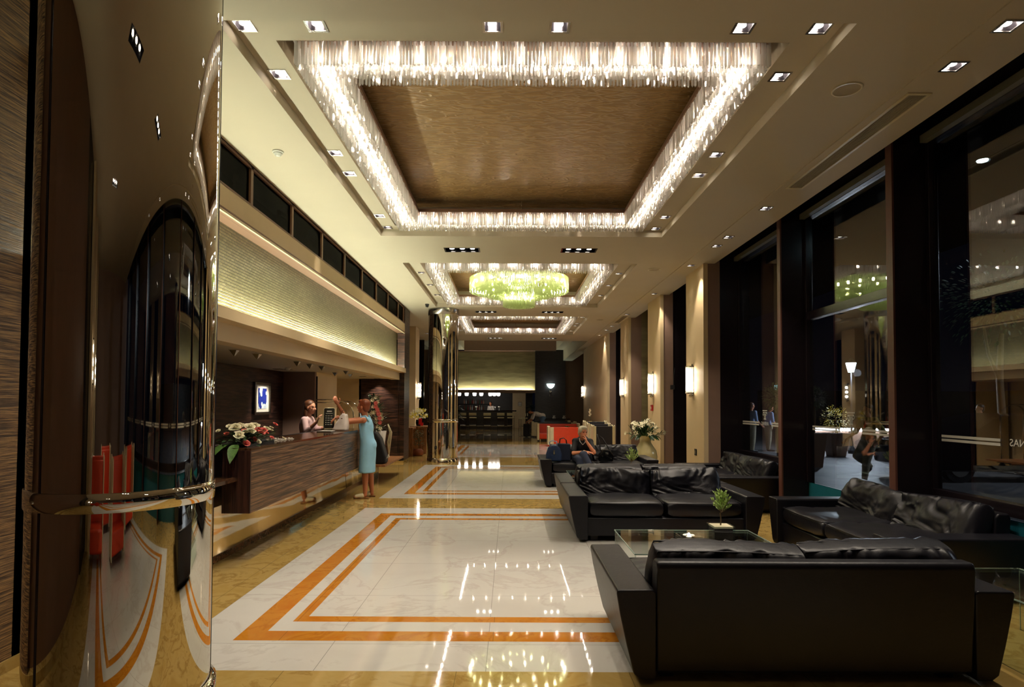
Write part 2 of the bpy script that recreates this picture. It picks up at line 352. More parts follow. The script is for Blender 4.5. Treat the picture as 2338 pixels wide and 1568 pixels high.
def link(name, me): o = bpy.data.objects.new(name, me); COL.objects.link(o); return o
def build(name, mb, mats, parent=None, smooth=False, bevel=0, bseg=2, voxel=0, subsurf=0, smoothit=0, kind=None, auto=True):
    loc = parent.location if (parent is not None and parent.get('_world', 0)) else Vector((0, 0, 0))
    if parent is not None and parent.parent is not None and parent.parent.get('_world', 0): loc = parent.parent.location
    me = bpy.data.meshes.new(name)
    vs = [(x-loc.x, y-loc.y, z-loc.z) for x, y, z in mb.v] if loc.length else mb.v
    me.from_pydata(vs, [], mb.f)
    if not isinstance(mats, (list, tuple)): mats = [mats]
    for m in mats: me.materials.append(m)
    if len(mats) > 1:
        for p, i in zip(me.polygons, mb.m): p.material_index = i
    me.update()
    o = link(name, me)
    if parent is not None: o.parent = parent
    if voxel:
        md = o.modifiers.new('r', 'REMESH'); md.mode = 'VOXEL'; md.voxel_size = voxel; md.use_smooth_shade = True
        if smoothit: sm = o.modifiers.new('s', 'SMOOTH'); sm.iterations = smoothit; sm.factor = 0.5
        dg = bpy.context.evaluated_depsgraph_get(); me2 = bpy.data.meshes.new_from_object(o.evaluated_get(dg))
        o.modifiers.clear(); o.data = me2; bpy.data.meshes.remove(me); me = me2; me.name = name
        if not me.materials:
            for m in mats: me.materials.append(m)
        smooth = True
    if bevel:
        b = o.modifiers.new('b', 'BEVEL'); b.width = bevel; b.segments = bseg; b.limit_method = 'ANGLE'; b.angle_limit = R(35)
        if smooth or bseg > 1: smooth = True; wn = o.modifiers.new('w', 'WEIGHTED_NORMAL'); wn.keep_sharp = False
    if subsurf: ss = o.modifiers.new('ss', 'SUBSURF'); ss.levels = subsurf; ss.render_levels = subsurf
    if smooth:
        for p in me.polygons: p.use_smooth = True
    if kind: o['kind'] = kind
    return o
def tag(o, label, cat, group=None, kind=None):
    o['label'] = label; o['category'] = cat
    if group: o['group'] = group
    if kind: o['kind'] = kind
    return o
def thing(name, label, cat, loc=(0, 0, 0), rz=0, group=None, world=True):
    """Empty at the base; world=True: parts are written in world coordinates"""
    o = bpy.data.objects.new(name, None); COL.objects.link(o); o.location = loc; o.rotation_euler = (0, 0, rz)
    o.empty_display_size = 0.1; o['_world'] = 1 if world else 0
    tag(o, label, cat, group); return o
def struct(name, mb, mats, **kw):
    o = build(name, mb, mats, **kw); o['kind'] = 'structure'; return o
def copy_tree(o, parent=None):
    c = o.copy(); COL.objects.link(c)
    if parent: c.parent = parent
    for ch in list(o.children): copy_tree(ch, c)
    return c
def dup(root, loc, rz=None, label=None, group=None):
    c = copy_tree(root); c.location = loc
    if rz is not None: c.rotation_euler = (0, 0, rz)
    if label: c['label'] = label
    if group: c['group'] = group
    return c
def plate(mb, x0, x1, y0, y1, z, holes=(), down=True):
    """horizontal plate with rectangular holes (xa, xb, ya, yb)"""
    xs = sorted({x0, x1, *[h[0] for h in holes], *[h[1] for h in holes]}); ys = sorted({y0, y1, *[h[2] for h in holes], *[h[3] for h in holes]})
    xs = [x for x in xs if x0 <= x <= x1]; ys = [y for y in ys if y0 <= y <= y1]
    for j in range(len(ys)-1):
        run = None
        for i in range(len(xs)-1):
            cx, cyy = (xs[i]+xs[i+1])/2, (ys[j]+ys[j+1])/2
            solid = not any(h[0] < cx < h[1] and h[2] < cyy < h[3] for h in holes)
            if solid: run = xs[i] if run is None else run
            if run is not None and (not solid or i == len(xs)-2):
                xe = xs[i+1] if solid else xs[i]
                q = [(run, ys[j], z), (run, ys[j+1], z), (xe, ys[j+1], z), (xe, ys[j], z)]
                mb.quad(*(q if down else q[::-1])); run = None
    return mb
# ------------------------------------------------------------------ large structure
ZC = 4.10; ZR = 4.20; ZT = 4.48
REC = [(-1.97, 2.31, 4.02, 9.27), (-1.95, 2.31, 11.06, 16.1), (-1.92, 2.32, 17.8, 22.45)]
CH = [(-1.62, 1.94, 4.53, 8.95), (-1.60, 1.96, 11.55, 15.8), (-1.58, 2.0, 18.25, 22.2)]
D = 0.062   # half downlight hole
DL1 = [(-1.88, 4.23), (-1.37, 4.23), (-0.13, 4.23), (0.34, 4.23), (1.63, 4.23), (2.17, 4.23), (-1.87, 4.87), (2.17, 4.87), (-1.86, 6.42), (2.18, 6.42),
       (-1.86, 7.0), (2.18, 7.0), (-1.85, 8.59), (2.19, 8.59), (-1.85, 9.2-.04), (2.19, 9.2-.04)]
DL2 = [(-1.80, 12.34), (-1.78, 13.6), (-1.77, 14.87), (2.21, 12.34), (2.21, 13.58), (2.21, 14.85)]
DL3 = [(-1.74, 18.6), (-1.74, 20.1), (-1.74, 20.6), (-1.74, 22.07), (2.22, 18.6), (2.22, 20.03), (2.22, 20.6), (2.22, 22.08)]
DLS = [(3.32, 4.02), (3.31, 4.51), (3.30, 7.84), (3.30, 9.2), (3.30, 9.72), (3.30, 11.1), (3.31, 13.97), (3.31, 17.2), (3.31, 19.8), (3.31, 20.85), (3.31, 22.4), (3.31, -1.0), (3.31, 0.6)]
DLF = [(-3.9, 17.6), (-3.6, 19.0), (-3.3, 20.6), (-3.0, 22.2)]
TRI = [(-1.07, -0.52, 9.98, 10.22), (0.85, 1.43, 9.98, 10.22), (-0.94, -0.39, 16.82, 17.06), (0.9, 1.47, 16.82, 17.06), (-0.86, -0.3, 23.6, 23.84), (1.25, 1.8, 23.6, 23.84),
       (-1.07, -0.52, 1.2, 1.44), (0.85, 1.43, 1.2, 1.44), (-1.07, -0.52, -2.4, -2.16)]
hole = lambda p: (p[0]-D, p[0]+D, p[1]-D, p[1]+D)
# floor with inlaid borders
fl = MB()
PAN = [(-2.13, 2.53, 3.6, 9.15), (-2.13, 2.53, 10.08, 15.58), (-2.13, 2.53, 17.9, 23.5), (-2.13, 2.53, 27.0, 34.5), (-2.13, 2.53, -5.6, 2.6)]
def rings(p):
    x0, x1, y0, y1 = p; out = [((x0, x1, y0, y1), 1)]
    for ix, iy, mi in ((.33, .45, 2), (.495, .62, 1), (.60, .80, 2), (.68, .91, 1)): out.append(((x0+ix, x1-ix, y0+iy, y1-iy), mi))
    return out
allr = [r for p in PAN for r in rings(p)]
xs = sorted({-7.0, 4.15, *[v for r, _ in allr for v in r[:2]]}); ys = sorted({-8.0, 42.0, *[v for r, _ in allr for v in r[2:]]})
for j in range(len(ys)-1):
    for i in range(len(xs)-1):
        cx, cyy = (xs[i]+xs[i+1])/2, (ys[j]+ys[j+1])/2; mi = 0
        for r, k in allr:
            if r[0] < cx < r[1] and r[2] < cyy < r[3]: mi = k
        fl.cur = mi; fl.quad((xs[i], ys[j], 0), (xs[i+1], ys[j], 0), (xs[i+1], ys[j+1], 0), (xs[i], ys[j+1], 0))
struct('floor', fl, [M['fl_tan'], M['fl_white'], M['fl_orange']])
# ceilings
c = MB()
plate(c, -2.78, 3.14, -8, 24.7, ZC, [(*r,) for r in REC]+TRI)
plate(c, -7, -2.78, 16.2, 24.7, ZC, [hole(p) for p in DLF]); plate(c, -7, -2.78, -8, 3.7, ZC)
plate(c, 3.14, 3.68, -8, 36, ZC-0.012, [hole(p) for p in DLS]+[(3.24, 3.40, 4.92, 7.09), (3.24, 3.40, 17.5, 19.0)])
c.quad((3.14, -8, ZC-0.012), (3.14, 36, ZC-0.012), (3.14, 36, ZC+.01), (3.14, -8, ZC+.01)); c.quad((3.68, -8, 4.6), (3.68, 36, 4.6), (3.68, 36, ZC-.012), (3.68, -8, ZC-.012))
for (x0, x1, y0, y1), (a0, a1, b0, b1), dl in zip(REC, CH, (DL1, DL2, DL3)):
    # step up to the recess, the recess band, the second step and the box above
    for q in (((x0, y0), (x1, y0)), ((x1, y0), (x1, y1)), ((x1, y1), (x0, y1)), ((x0, y1), (x0, y0))):
        (ax, ay), (bx, by) = q; c.quad((ax, ay, ZC), (bx, by, ZC), (bx, by, ZR), (ax, ay, ZR))
    p0, p1, q0, q1 = a0-.1, a1+.1, b0-.12, b1+.12
    plate(c, x0, x1, y0, y1, ZR, [(p0, p1, q0, q1)]+[hole(p) for p in dl])
    for q in (((p0, q0), (p1, q0)), ((p1, q0), (p1, q1)), ((p1, q1), (p0, q1)), ((p0, q1), (p0, q0))):
        (ax, ay), (bx, by) = q; c.quad((ax, ay, ZR), (bx, by, ZR), (bx, by, ZT), (ax, ay, ZT))
# far part of the ceiling
c.quad((-7, 24.7, ZC), (-7, 24.7, 5.3), (3.14, 24.7, 5.3), (3.14, 24.7, ZC))
plate(c, -7, -2.65, 24.7, 36, 4.72); plate(c, 2.72, 3.14, 24.7, 36, 4.72); plate(c, -2.65, 2.72, 24.7, 36, 5.3)
c.quad((-2.65, 24.7, 4.72), (-2.65, 36, 4.72), (-2.65, 36, 5.3), (-2.65, 24.7, 5.3)); c.quad((2.72, 36, 4.72), (2.72, 24.7, 4.72), (2.72, 24.7, 5.3), (2.72, 36, 5.3))
c.quad((3.14, 24.7, ZC), (3.14, 36, ZC), (3.14, 36, 4.72), (3.14, 24.7, 4.72))
plate(c, 3.68, 7, 28.8, 36, 4.72); plate(c, -7, 1.5, 36, 42, 2.25)
struct('ceiling', c, M['ceil'])
g = MB()
for a0, a1, b0, b1 in CH: g.box(a0-.1, a1+.1, b0-.12, b1+.12, ZT, ZT+.03)
struct('ceiling', g, M['gold'])
pk = MB(); pk.box(3.68, 4.5, -8, 28.8, 4.45, 4.5); pk.box(4.16, 4.24, -8, 28.8, 4.2, 4.5); struct('ceiling', pk, M['darkframe'])
rf = MB(); rf.box(-7.2, 4.5, -8.2, 42.2, 5.6, 5.7); struct('ceiling', rf, M['black'])

# right side: pillars with stepped reveals, then the windows
for k, (y0, y1) in enumerate([(10.95, 12.06), (14.1, 15.4), (17.9, 19.2), (21.7, 28.8)]):
    p = MB(); p.cur = 0; p.box(3.48, 3.54, y0, y1, 0, ZC-.012); p.cur = 1; p.box(3.54, 3.77 if k != 2 else 3.86, y0+.01, y1, 0, 4.45)
    p.cur = 3 if k == 2 else 2; p.box(3.77 if k != 2 else 3.86, 4.3, y0+.02, y1, 0, 4.45)
    p.cur = 0; p.box(3.47, 3.55, y0-.004, y0+.03, 0, ZC-.012)
    struct('wall_right', p, [M['beige'], M['mauve'], M['darkframe'], M['stone']])
p = MB(); p.box(4.3, 4.36, -8, 11.0, 0, 4.5) if False else None
# blank rear walls behind the camera
b_ = MB(); b_.box(-7, 4.3, -8.1, -8, 0, 4.3); struct('wall_back', b_, M['mauve'])
for y0 in (-7.2, -5.0, -2.6):
    p = MB(); p.box(-2.96, -2.72, y0, y0+1.0, 0, ZC); struct('wall_left', p, M['beige'])
p = MB(); p.box(-3.1, -3.0, -8, -0.2, 0, ZC); struct('wall_left', p, M['blackgloss'])

FIN = [11.0, 8.5, 6.0, 3.5, 1.0, -1.5, -4.0, -6.5]
for y in FIN[1:]:
    f = MB(); f.cur = 0; f.box(3.785, 4.22, y, y+.09, 0, 4.45); f.cur = 1; f.box(3.765, 3.785, y-.004, y+.094, 0, 4.45)
    struct('trim', f, [M['darkframe'], M['reveal']]).name = 'trim_1'
GX = 4.15
def glasswin(i, ya, yb, z0, z1, bars=(), zteal=0.0, stripes=True, logo=False, blind=True, frame=True):
    """window bay: ya = far side, yb = near side"""
    w = MB(); w.box(GX-.006, GX+.006, yb, ya, z0, z1)
    o = struct('window_%d' % i, w, M['pane'])
    fr = MB()
    fr.box(GX-.05, GX+.05, yb, ya, z1, z1+.05)
    for zz in bars: fr.box(GX-.055, GX+.045, yb, ya, zz-.055, zz+.055)
    for yy in (ya-.05, yb): fr.box(GX-.05, GX+.04, yy, yy+.05, z0, z1)
    if frame: build('window_frame', fr, M['darkframe'], o, bevel=.004)
    if zteal: t = MB(); t.box(GX-.012, GX+.012, yb, ya, 0.0, zteal); build('spandrel_glass', t, M['teal'], o)
    if stripes:
        s = MB(); L = ya-yb; m = yb+L*0.56; x = GX-.010
        for zz in (1.215, 1.252): s.box(x-.002, x, m+.24, ya-.12, zz, zz+.024); s.box(x-.002, x, yb+.06, m-.24, zz, zz+.024)
        build('frosted_stripe', s, M['frost'], o)
    if logo:
        s = MB(); m = yb+(ya-yb)*.56; x = GX-.010; zz = 1.33
        P = lambda dy, dz: (x, m+dy, zz+dz)
        def bar(a0, a1, c0, c1): s.box(x-.002, x, m+a0, m+a1, zz+c0, zz+c1)
        bar(-.085, .085, .125, .14); bar(-.07, .07, .10, .11); bar(-.03, -.02, 0, .09); bar(-.005, .005, 0, .09); bar(.02, .03, 0, .09); bar(-.045, .045, -.012, 0)
        for sgn in (-1, 1): s.tube([(x-.001, m+sgn*.055+.022*math.cos(t), zz+.075+.022*math.sin(t)) for t in [k*math.pi/5 for k in range(10)]], .004, 5, closed=True)
        build('window_emblem', s, M['frost'], o)
    cu = None
    if stripes:
        cu = bpy.data.curves.new('window_lettering', 'FONT'); cu.body = 'ANNAS'; cu.size = .085; cu.align_x = 'CENTER'; cu.extrude = .0006; cu.materials.append(M['frost'])
        t = bpy.data.objects.new('window_lettering', cu); COL.objects.link(t)
        # written to be read from outside, so it shows mirrored indoors
        t.matrix_world = Matrix(((0, 0, 1, GX-.012), (1, 0, 0, yb+(ya-yb)*.56), (0, 1, 0, 1.222), (0, 0, 0, 1)))
        t.parent = o
    return o
glasswin(1, 11.0, 8.59, 0.55, 4.13, bars=(.70,), zteal=.52, logo=True)
glasswin(2, 8.5, 6.09, 0.50, 4.13, bars=(2.78,), zteal=.49, logo=True)
glasswin(3, 6.0, 3.59, 0.62, 4.13, bars=(.70,), zteal=.61)
glasswin(4, 3.5, 1.09, 0.62, 4.13, bars=(.70,), zteal=.61)
glasswin(5, 1.0, -1.41, 0.62, 4.13, bars=(.70,), zteal=.61)
glasswin(6, -1.5, -3.91, 0.62, 4.13, bars=(.70,), zteal=.61)
glasswin(7, -4.0, -6.41, 0.62, 4.13, bars=(.70,), zteal=.61)
glasswin(8, 14.1, 12.06, 0.02, 4.13, bars=(2.6,), stripes=False)
glasswin(9, 17.9, 15.4, 0.02, 4.13, bars=(2.6,), stripes=False)
glasswin(10, 21.7, 19.2, 0.02, 4.13, bars=(2.6,), stripes=False)
# pale blind rail at the head of each bay
for k in range(4):
    ya, yb = FIN[k], FIN[k+1]+.09
    t = thing('roller_blind', 'pale rolled-up blind along the head of the window bay %s' % ('beside the first pillar', 'with the raised transom bar', 'nearest the photo edge', 'beside the camera')[k], 'blind', (4.06, (ya+yb)/2, 4.13), group='rolled blinds')
    s = MB(); s.box(4.02, 4.09, yb+.05, ya-.05, 4.13, 4.20); build('blind_rail', s, M['blind'], t)

# left side: near veneered wall, reception bulkhead
w = MB(); w.box(-2.98, -2.88, 2.9, 3.66, 0.07, ZC); w.box(-4.8, -2.88, 3.60, 3.66, 0.07, ZC); struct('wall_left', w, M['straw'])
w = MB(); w.box(-3.04, -2.99, -0.2, 2.9, 0.07, ZC); struct('wall_left', w, M['brownpaint'])
w = MB(); w.box(-3.0, -2.87, -0.2, 3.68, 0, 0.07); struct('baseboard_left', w, M['fl_tan'])
BX = -2.78; BY0, BY1 = 3.66, 16.2
w = MB()
w.box(-3.02, BX, BY0, BY1, 3.42, 3.66)          # fascia under the clerestory
w.box(-2.93, -2.74, BY0, BY1, 2.36, 2.42)        # cove ledge
w.box(-2.76, -2.74, BY0, BY1, 2.42, 2.475)
w.box(-3.1, -2.90, BY0, BY1, 2.17, 2.36)         # soffit beam
struct('wall_left', w, M['beige'])
w = MB(); w.box(-3.06, -2.99, BY0, BY1, 2.38, 3.42); struct('wall_left', w, M['mosaic'])
w = MB(); w.box(-2.86, -2.77, BY0, BY1, 3.42-.004, 3.44); w.box(-2.99, -2.86, BY0, BY1, 3.415, 3.43); struct('trim_2', w, M['brownpaint'])
w = MB(); w.box(-2.80, -2.775, BY0, BY1, 3.40, 3.425); struct('trim_2', w, M['cream'])
c = MB(); c.box(-4.9, -2.95, BY0, BY1, 2.19, 2.24); struct('ceiling', c, M['ceil'])
w = MB(); w.box(-3.02, BX-.0, BY0, BY1, 3.655, 3.68); w.box(-2.86, -2.79, BY0, BY1, 4.07, 4.1)
MUL = [5.3, 6.56, 7.80, 9.05, 10.3, 11.53, 12.77, 14.0, 15.3, 16.1]
for y in MUL: w.box(-2.85, -2.79, y-.03, y+.03, 3.66, 4.1)
struct('trim_3', w, M['brownpaint'])
for k in range(len(MUL)-1):
    s = MB(); s.box(-2.825, -2.815, MUL[k]+.03, MUL[k+1]-.03, 3.68, 4.07); struct('window_%d' % (20+k), s, M['smoke'])
w = MB(); w.box(-3.75, -3.7, BY0, BY1, 3.6, 4.6); w.box(-3.75, -2.8, BY0, BY1, 4.5, 4.55); w.box(-3.75, -3.02, BY0, BY1, 3.6, 3.62); struct('wall_left', w, M['black'])
for i, y in enumerate((6.75, 8.0, 9.15)):
    t = thing('filing_shelf', ('pale shelf boards behind the clerestory pane nearest the mirror column', 'pale shelf boards behind the middle clerestory pane', 'pale shelf boards behind the farther clerestory pane')[i], 'shelf', (-3.0, y, 3.68))
    s = MB(); s.box(-3.0, -2.97, y-.12, y+.14-.03*i, 3.70, 3.80); build('shelf_board', s, M['white'], t)
    s = MB(); s.box(-3.0, -2.97, y-.12, y+.14-.03*i, 3.98, 4.04); build('shelf_board', s, M['white'], t)
    s = MB(); s.box(-3.03, -3.0, y-.12, y+.14-.03*i, 3.68, 4.05); build('back_board', s, M['mauve'], t)
# reception recess walls
w = MB(); w.box(-4.75, -4.65, 3.66, 12.6, 0, 2.2); struct('wall_left', w, M['wenge'])
w = MB(); w.box(-4.7, -4.0, 12.6, 12.7, 0.75, 2.2); struct('wall_left', w, M['mauve'])
w = MB(); w.box(-4.06, -4.0, 12.7, 14.2, 0, 2.2); w.box(-4.8, -3.9, 16.1, 16.2, 0, 2.2); struct('wall_left', w, M['beige'])
w = MB(); w.box(-5.0, -4.9, 12.7, 16.2, 0, 2.2); struct('wall_left', w, M['beige'])
w = MB(); w.box(-3.95, -2.93, 16.1, 16.25, 0, 2.2); w.box(-4.7, -4.0, 12.55, 12.72, 0, .75); struct('wall_left', w, M['wenge'])
w = MB(); w.box(-2.97, -2.78, 16.2, 17.0, 0.04, ZC); w.box(-3.07, -2.90, 16.15, 16.3, 0.04, 2.36); struct('wall_left', w, M['wenge'])
w = MB(); w.box(-3.15, -2.76, 16.05, 17.02, 0, .05); struct('baseboard_left', w, M['fl_tan'])
# far left wall: pillar and dark glazing
w = MB(); w.box(-3.42, -3.10, 20.2, 21.0, 0, ZC); struct('wall_left', w, M['beige'])
w = MB(); w.box(-3.6, -3.42, 20.25, 21.0, 0, ZC); w.box(-4.4, -3.6, 17.0, 17.1, 0, ZC); struct('wall_left', w, M['mauve'])
w = MB(); w.box(-4.6, -4.55, 17, 36, 0, 4.7); w.box(-4.6, -3.42, 24.5, 24.55, 0, 4.2); struct('window_31', w, M['blackgloss'])
w = MB()
for y in (21.4, 22.6, 23.8): w.box(-3.7, -3.62, y, y+.06, 0, ZC)
struct('trim_4', w, M['brownpaint'])
# end of the hall
w = MB(); w.box(-3.2, 1.5, 36, 36.1, 2.36, 4.64); struct('wall_front', w, M['stone'])
w = MB(); w.box(-3.2, 1.52, 35.75, 36.1, 2.2, 2.33); w.box(-3.2, 1.52, 35.75, 35.78, 2.33, 2.37); w.box(-7, -3.2, 35.9, 36, 0, 5.3); struct('wall_front', w, M['brownpaint'])
w = MB(); w.box(-2.65, 2.72, 35.7, 36.1, 4.66, 5.3); w.box(-3.2, 1.5, 35.95, 36.1, 4.62, 4.66); struct('wall_front', w, M['mauve'])
w = MB(); w.box(1.5, 3.27, 35.8, 36.1, 0, 4.72); struct('wall_front', w, M['wengedark'])
w = MB(); w.box(3.27, 6.9, 35.9, 36.1, 0, 4.72); w.box(4.3, 6.9, 28.7, 28.8, 0, 4.72); w.box(6.8, 6.9, 28.8, 36, 0, 4.72); struct('wall_front', w, M['brownpaint'])
w = MB(); w.box(-6, 0.2, 40.5, 40.6, 0, 2.3); w.box(1.05, 1.5, 39.8, 39.9, 0, 2.3); struct('wall_front', w, M['wengedark'])
w = MB(); w.box(0.2, 1.05, 39.6, 39.7, 0, 2.3); struct('wall_front', w, M['beige'])
# outside: paving, canopy, street
w = MB(); w.box(4.22, 34, -12, 60, -0.06, -0.01); struct('floor', w, M['pave']).name = 'pavement'
w = MB(); w.box(4.25, 7.6, -8, 24, 4.25, 4.4); struct('canopy', w, M['nightblack'])
w = MB(); w.box(18, 34, 44, 44.5, 0, 2.6); w.box(33.5, 34, -12, 44, 0, 2.6); struct('wall_outside', w, M['black'])
for x in (8.5, 11.5, 14.5): pass
# cove light tubes
def coverun(name, label, x0, x1, y0, y1, z, n, axis):
    for k in range(n):
        s = MB()
        if axis == 'y': a, b2 = y0+(y1-y0)*k/n+.02, y0+(y1-y0)*(k+1)/n-.02; s.cyl((x0, a, z), (x0, b2, z), .014, seg=6)
        else: a, b2 = x0+(x1-x0)*k/n+.02, x0+(x1-x0)*(k+1)/n-.02; s.cyl((a, y0, z), (b2, y0, z), .014, seg=6)
        o = build(name, s, M['cove']); tag(o, label+', '+('nearest' if axis == 'y' else 'leftmost')+' one' if k == 0 else label+', number %s %s' % (('two', 'three', 'four', 'five', 'six', 'seven', 'eight')[k-1], 'from the camera' if axis == 'y' else 'from the left'), 'light', 'cove tubes, '+label)
coverun('cove_light_tube', 'greenish tube lamp in the ledge below the mosaic', -2.80, 0, 3.9, 16.1, 2.448, 8, 'y')
coverun('cove_light_tube', 'greenish tube lamp in the ledge above the bar', -3.1, 1.45, 35.88, 0, 2.35, 4, 'x')
# ------------------------------------------------------------------ chandeliers
def prism_crystal(mb, x, y, zt, zb, r, a):
    p = [(x+r*math.cos(a+t), y+r*math.sin(a+t)) for t in (0, 2.094, 4.189)]
    vs = [(q[0], q[1], zt) for q in p]+[(q[0], q[1], zb+r*.9) for q in p]+[(x, y, zb)]
    mb.add(vs, [(0, 1, 4, 3), (1, 2, 5, 4), (2, 0, 3, 5), (3, 4, 6), (4, 5, 6), (5, 3, 6), (2, 1, 0)])
def rect_pts(x0, x1, y0, y1, step):
    out = []
    for (ax, ay, bx, by, a) in ((x0, y0, x1, y0, -1.57), (x1, y0, x1, y1, 0), (x1, y1, x0, y1, 1.57), (x0, y1, x0, y0, 3.14)):
        n = max(1, int(math.hypot(bx-ax, by-ay)/step))
        out += [(ax+(bx-ax)*k/n, ay+(by-ay)*k/n, a) for k in range(n)]
    return out
BAND = .30; Z0, Z1 = 4.27, 4.085
bulbme = None
def chandelier(k, label, single=False):
    global bulbme
    x0, x1, y0, y1 = CH[k]
    t = thing('ring_chandelier', label, 'chandelier', ((x0+x1)/2, (y0+y1)/2, Z1))
    fr = MB()
    for a, b_, c_, d_ in ((x0-.02, x1+.02, y0-.02, y0+BAND+.02), (x0-.02, x1+.02, y1-BAND-.02, y1+.02), (x0-.02, x0+BAND+.02, y0+BAND+.02, y1-BAND-.02), (x1-BAND-.02, x1+.02, y0+BAND+.02, y1-BAND-.02)):
        fr.box(a, b_, c_, d_, Z0, Z0+.045)
    build('mounting_frame', fr, M['brownpaint'], t)
    for sx in (x0+.15, (x0+x1)/2, x1-.15):
        for sy in (y0+.15, y1-.15): rd = MB(); rd.cyl((sx, sy, Z0+.04), (sx, sy, ZT), .008, seg=6); build('hanging_rod', rd, M['chrome'], t)
    cr = MB(); first = []
    for row, ins in enumerate((0, .06, .12, .18, .24, BAND)):
        for (px, py, a) in rect_pts(x0+ins, x1-ins, y0+ins, y1-ins, 0.027 if k == 0 else .038):
            zb = Z1+random.uniform(-.006, .006)+(.018 if row in (1, 2, 3, 4) else 0)
            if single and row == 0 and a == -1.57 and len(first) < 98: first.append((px, py, zb)); continue
            prism_crystal(cr, px+random.uniform(-.004, .004), py+random.uniform(-.004, .004), Z0, zb, .0115 if k == 0 else .013, random.uniform(0, 6.3))
    if single:
        c1 = MB(); prism_crystal(c1, 0, 0, Z0-Z1, 0, .0120, .5); proto = None
        for (px, py, zb) in first:
            if proto is None:
                t['_world'] = 0; proto = build('crystal', c1, M['crystal'], t); o = proto; t['_world'] = 1
            else: o = proto.copy(); COL.objects.link(o)
            o.parent = t; o.location = Vector((px, py, zb))-t.location; o.rotation_euler = (0, 0, random.uniform(0, 6))
    o = build('crystals', cr, M['crystal'], t, kind='stuff')
    # bulbs inside the band
    t['_world'] = 0
    if bulbme is None:
        b1 = MB(); b1.ell((0, 0, 0), (.017, .017, .026), u=6, v=4); bo = build('bulb', b1, M['bulb'], t, smooth=True); bulbme = bo.data; first_b = bo
    else: bo = link('bulb', bulbme); bo.parent = t; first_b = bo
    pts = rect_pts(x0+.15, x1-.15, y0+.15, y1-.15, .19)
    if k > 0: pts = pts[::2]
    for i, (px, py, a) in enumerate(pts[:100]):
        o = first_b if i == 0 else first_b.copy()
        if i: COL.objects.link(o)
        o.parent = t; o.location = Vector((px, py, Z0-.055))-t.location
    t['_world'] = 1
    return t
chandelier(0, 'nearest rectangular crystal chandelier framing the large gold ceiling panel', True)
chandelier(1, 'middle rectangular crystal chandelier around the green round chandelier')
chandelier(2, 'farthest rectangular crystal chandelier in the small ceiling recess')
# round green chandelier
t = thing('round_chandelier', 'tiered round chandelier of green glass rods hanging in the middle ceiling recess', 'chandelier', (0.2, 13.45, 3.66))
cx, cyy = 0.2, 13.45
fr = MB(); fr.lathe([(1.02, 4.30), (1.06, 4.30), (1.06, 4.345), (0.2, 4.36), (0.05, 4.48)], (cx, cyy, 0), 48, cap=False); build('mounting_frame', fr, M['chrome'], t, smooth=True)
def rods(mb, rad, zt, zb, r, step, sq=False):
    n = int(2*math.pi*rad/step)
    for i in range(n):
        a = 2*math.pi*i/n; prism_crystal(mb, cx+rad*math.cos(a), cyy+rad*math.sin(a), zt, zb, r, a)
tiers = [('outer_tier', [(1.08, 4.30, 4.01), (1.0, 4.10, 4.0), (.94, 4.09, 3.99), (.88, 4.08, 3.98), (.82, 4.07, 3.97), (.76, 4.06, 3.96)]),
         ('middle_tier', [(.70, 4.06, 3.90), (.64, 4.0, 3.895), (.58, 4.0, 3.89), (.52, 4.0, 3.88), (.46, 4.0, 3.87), (.40, 4.0, 3.86)]),
         ('lower_tier', [(.34, 3.93, 3.68), (.28, 3.8, 3.675), (.22, 3.8, 3.67), (.16, 3.8, 3.665), (.10, 3.8, 3.66), (.04, 3.8, 3.66)])]
for nm, rr in tiers:
    mb = MB()
    for rad, zt, zb in rr: rods(mb, rad, zt, zb, .012, .034)
    build(nm, mb, M['crystal_green'], t, kind='stuff')
t['_world'] = 0; b1 = MB(); b1.ell((0, 0, 0), (.02, .02, .035), u=6, v=4); b0 = build('bulb', b1, M['bulb_g'], t, smooth=True); t['_world'] = 1
bp = [(rad, z, n) for rad, z, n in ((1.02, 4.17, 26), (.66, 4.12, 12), (.30, 3.95, 6))]; first = True
for rad, z, n in bp:
    for i in range(n):
        o = b0 if first else b0.copy()
        if not first: COL.objects.link(o)
        first = False; a = 2*math.pi*i/n; o.parent = t; o.location = Vector((cx+rad*math.cos(a), cyy+rad*math.sin(a), z))-t.location

# ------------------------------------------------------------------ downlights
def downlight(label, group):
    t = thing('recessed_downlight', label, 'downlight', (0, 0, 0), group=group, world=False)
    f = MB()
    for a in ((-.072, .072, -.072, -.055), (-.072, .072, .055, .072), (-.072, -.055, -.055, .055), (.055, .072, -.055, .055)): f.box(*a, -.006, .004)
    build('trim_frame', f, M['chrome_soft'], t)
    h = MB(); s0, s1 = .055, .045
    h.quad((-s0, -s0, 0), (s0, -s0, 0), (s1, -s1, .08), (-s1, -s1, .08)); h.quad((s0, s0, 0), (-s0, s0, 0), (-s1, s1, .08), (s1, s1, .08))
    h.quad((s0, -s0, 0), (s0, s0, 0), (s1, s1, .08), (s1, -s1, .08)); h.quad((-s0, s0, 0), (-s0, -s0, 0), (-s1, -s1, .08), (-s1, s1, .08)); h.quad((-s1, -s1, .08), (s1, -s1, .08), (s1, s1, .08), (-s1, s1, .08))
    build('housing', h, M['housing'], t)
    l = MB(); l.lathe([(.006, .014), (.030, .018), (.030, .072)], (-.004, .012, 0), 14); build('lamp', l, M['lamp'], t, smooth=True)
    return t
def spot(x, y, z, e, size=75, blend=.6, col=(1, .87, .70), rad=.03):
    ld = bpy.data.lights.new('downlight_beam', 'SPOT'); ld.energy = e; ld.spot_size = R(size); ld.spot_blend = blend; ld.color = col; ld.shadow_soft_size = rad
    o = bpy.data.objects.new('downlight_beam', ld); COL.objects.link(o); o.location = (x, y, z); return o
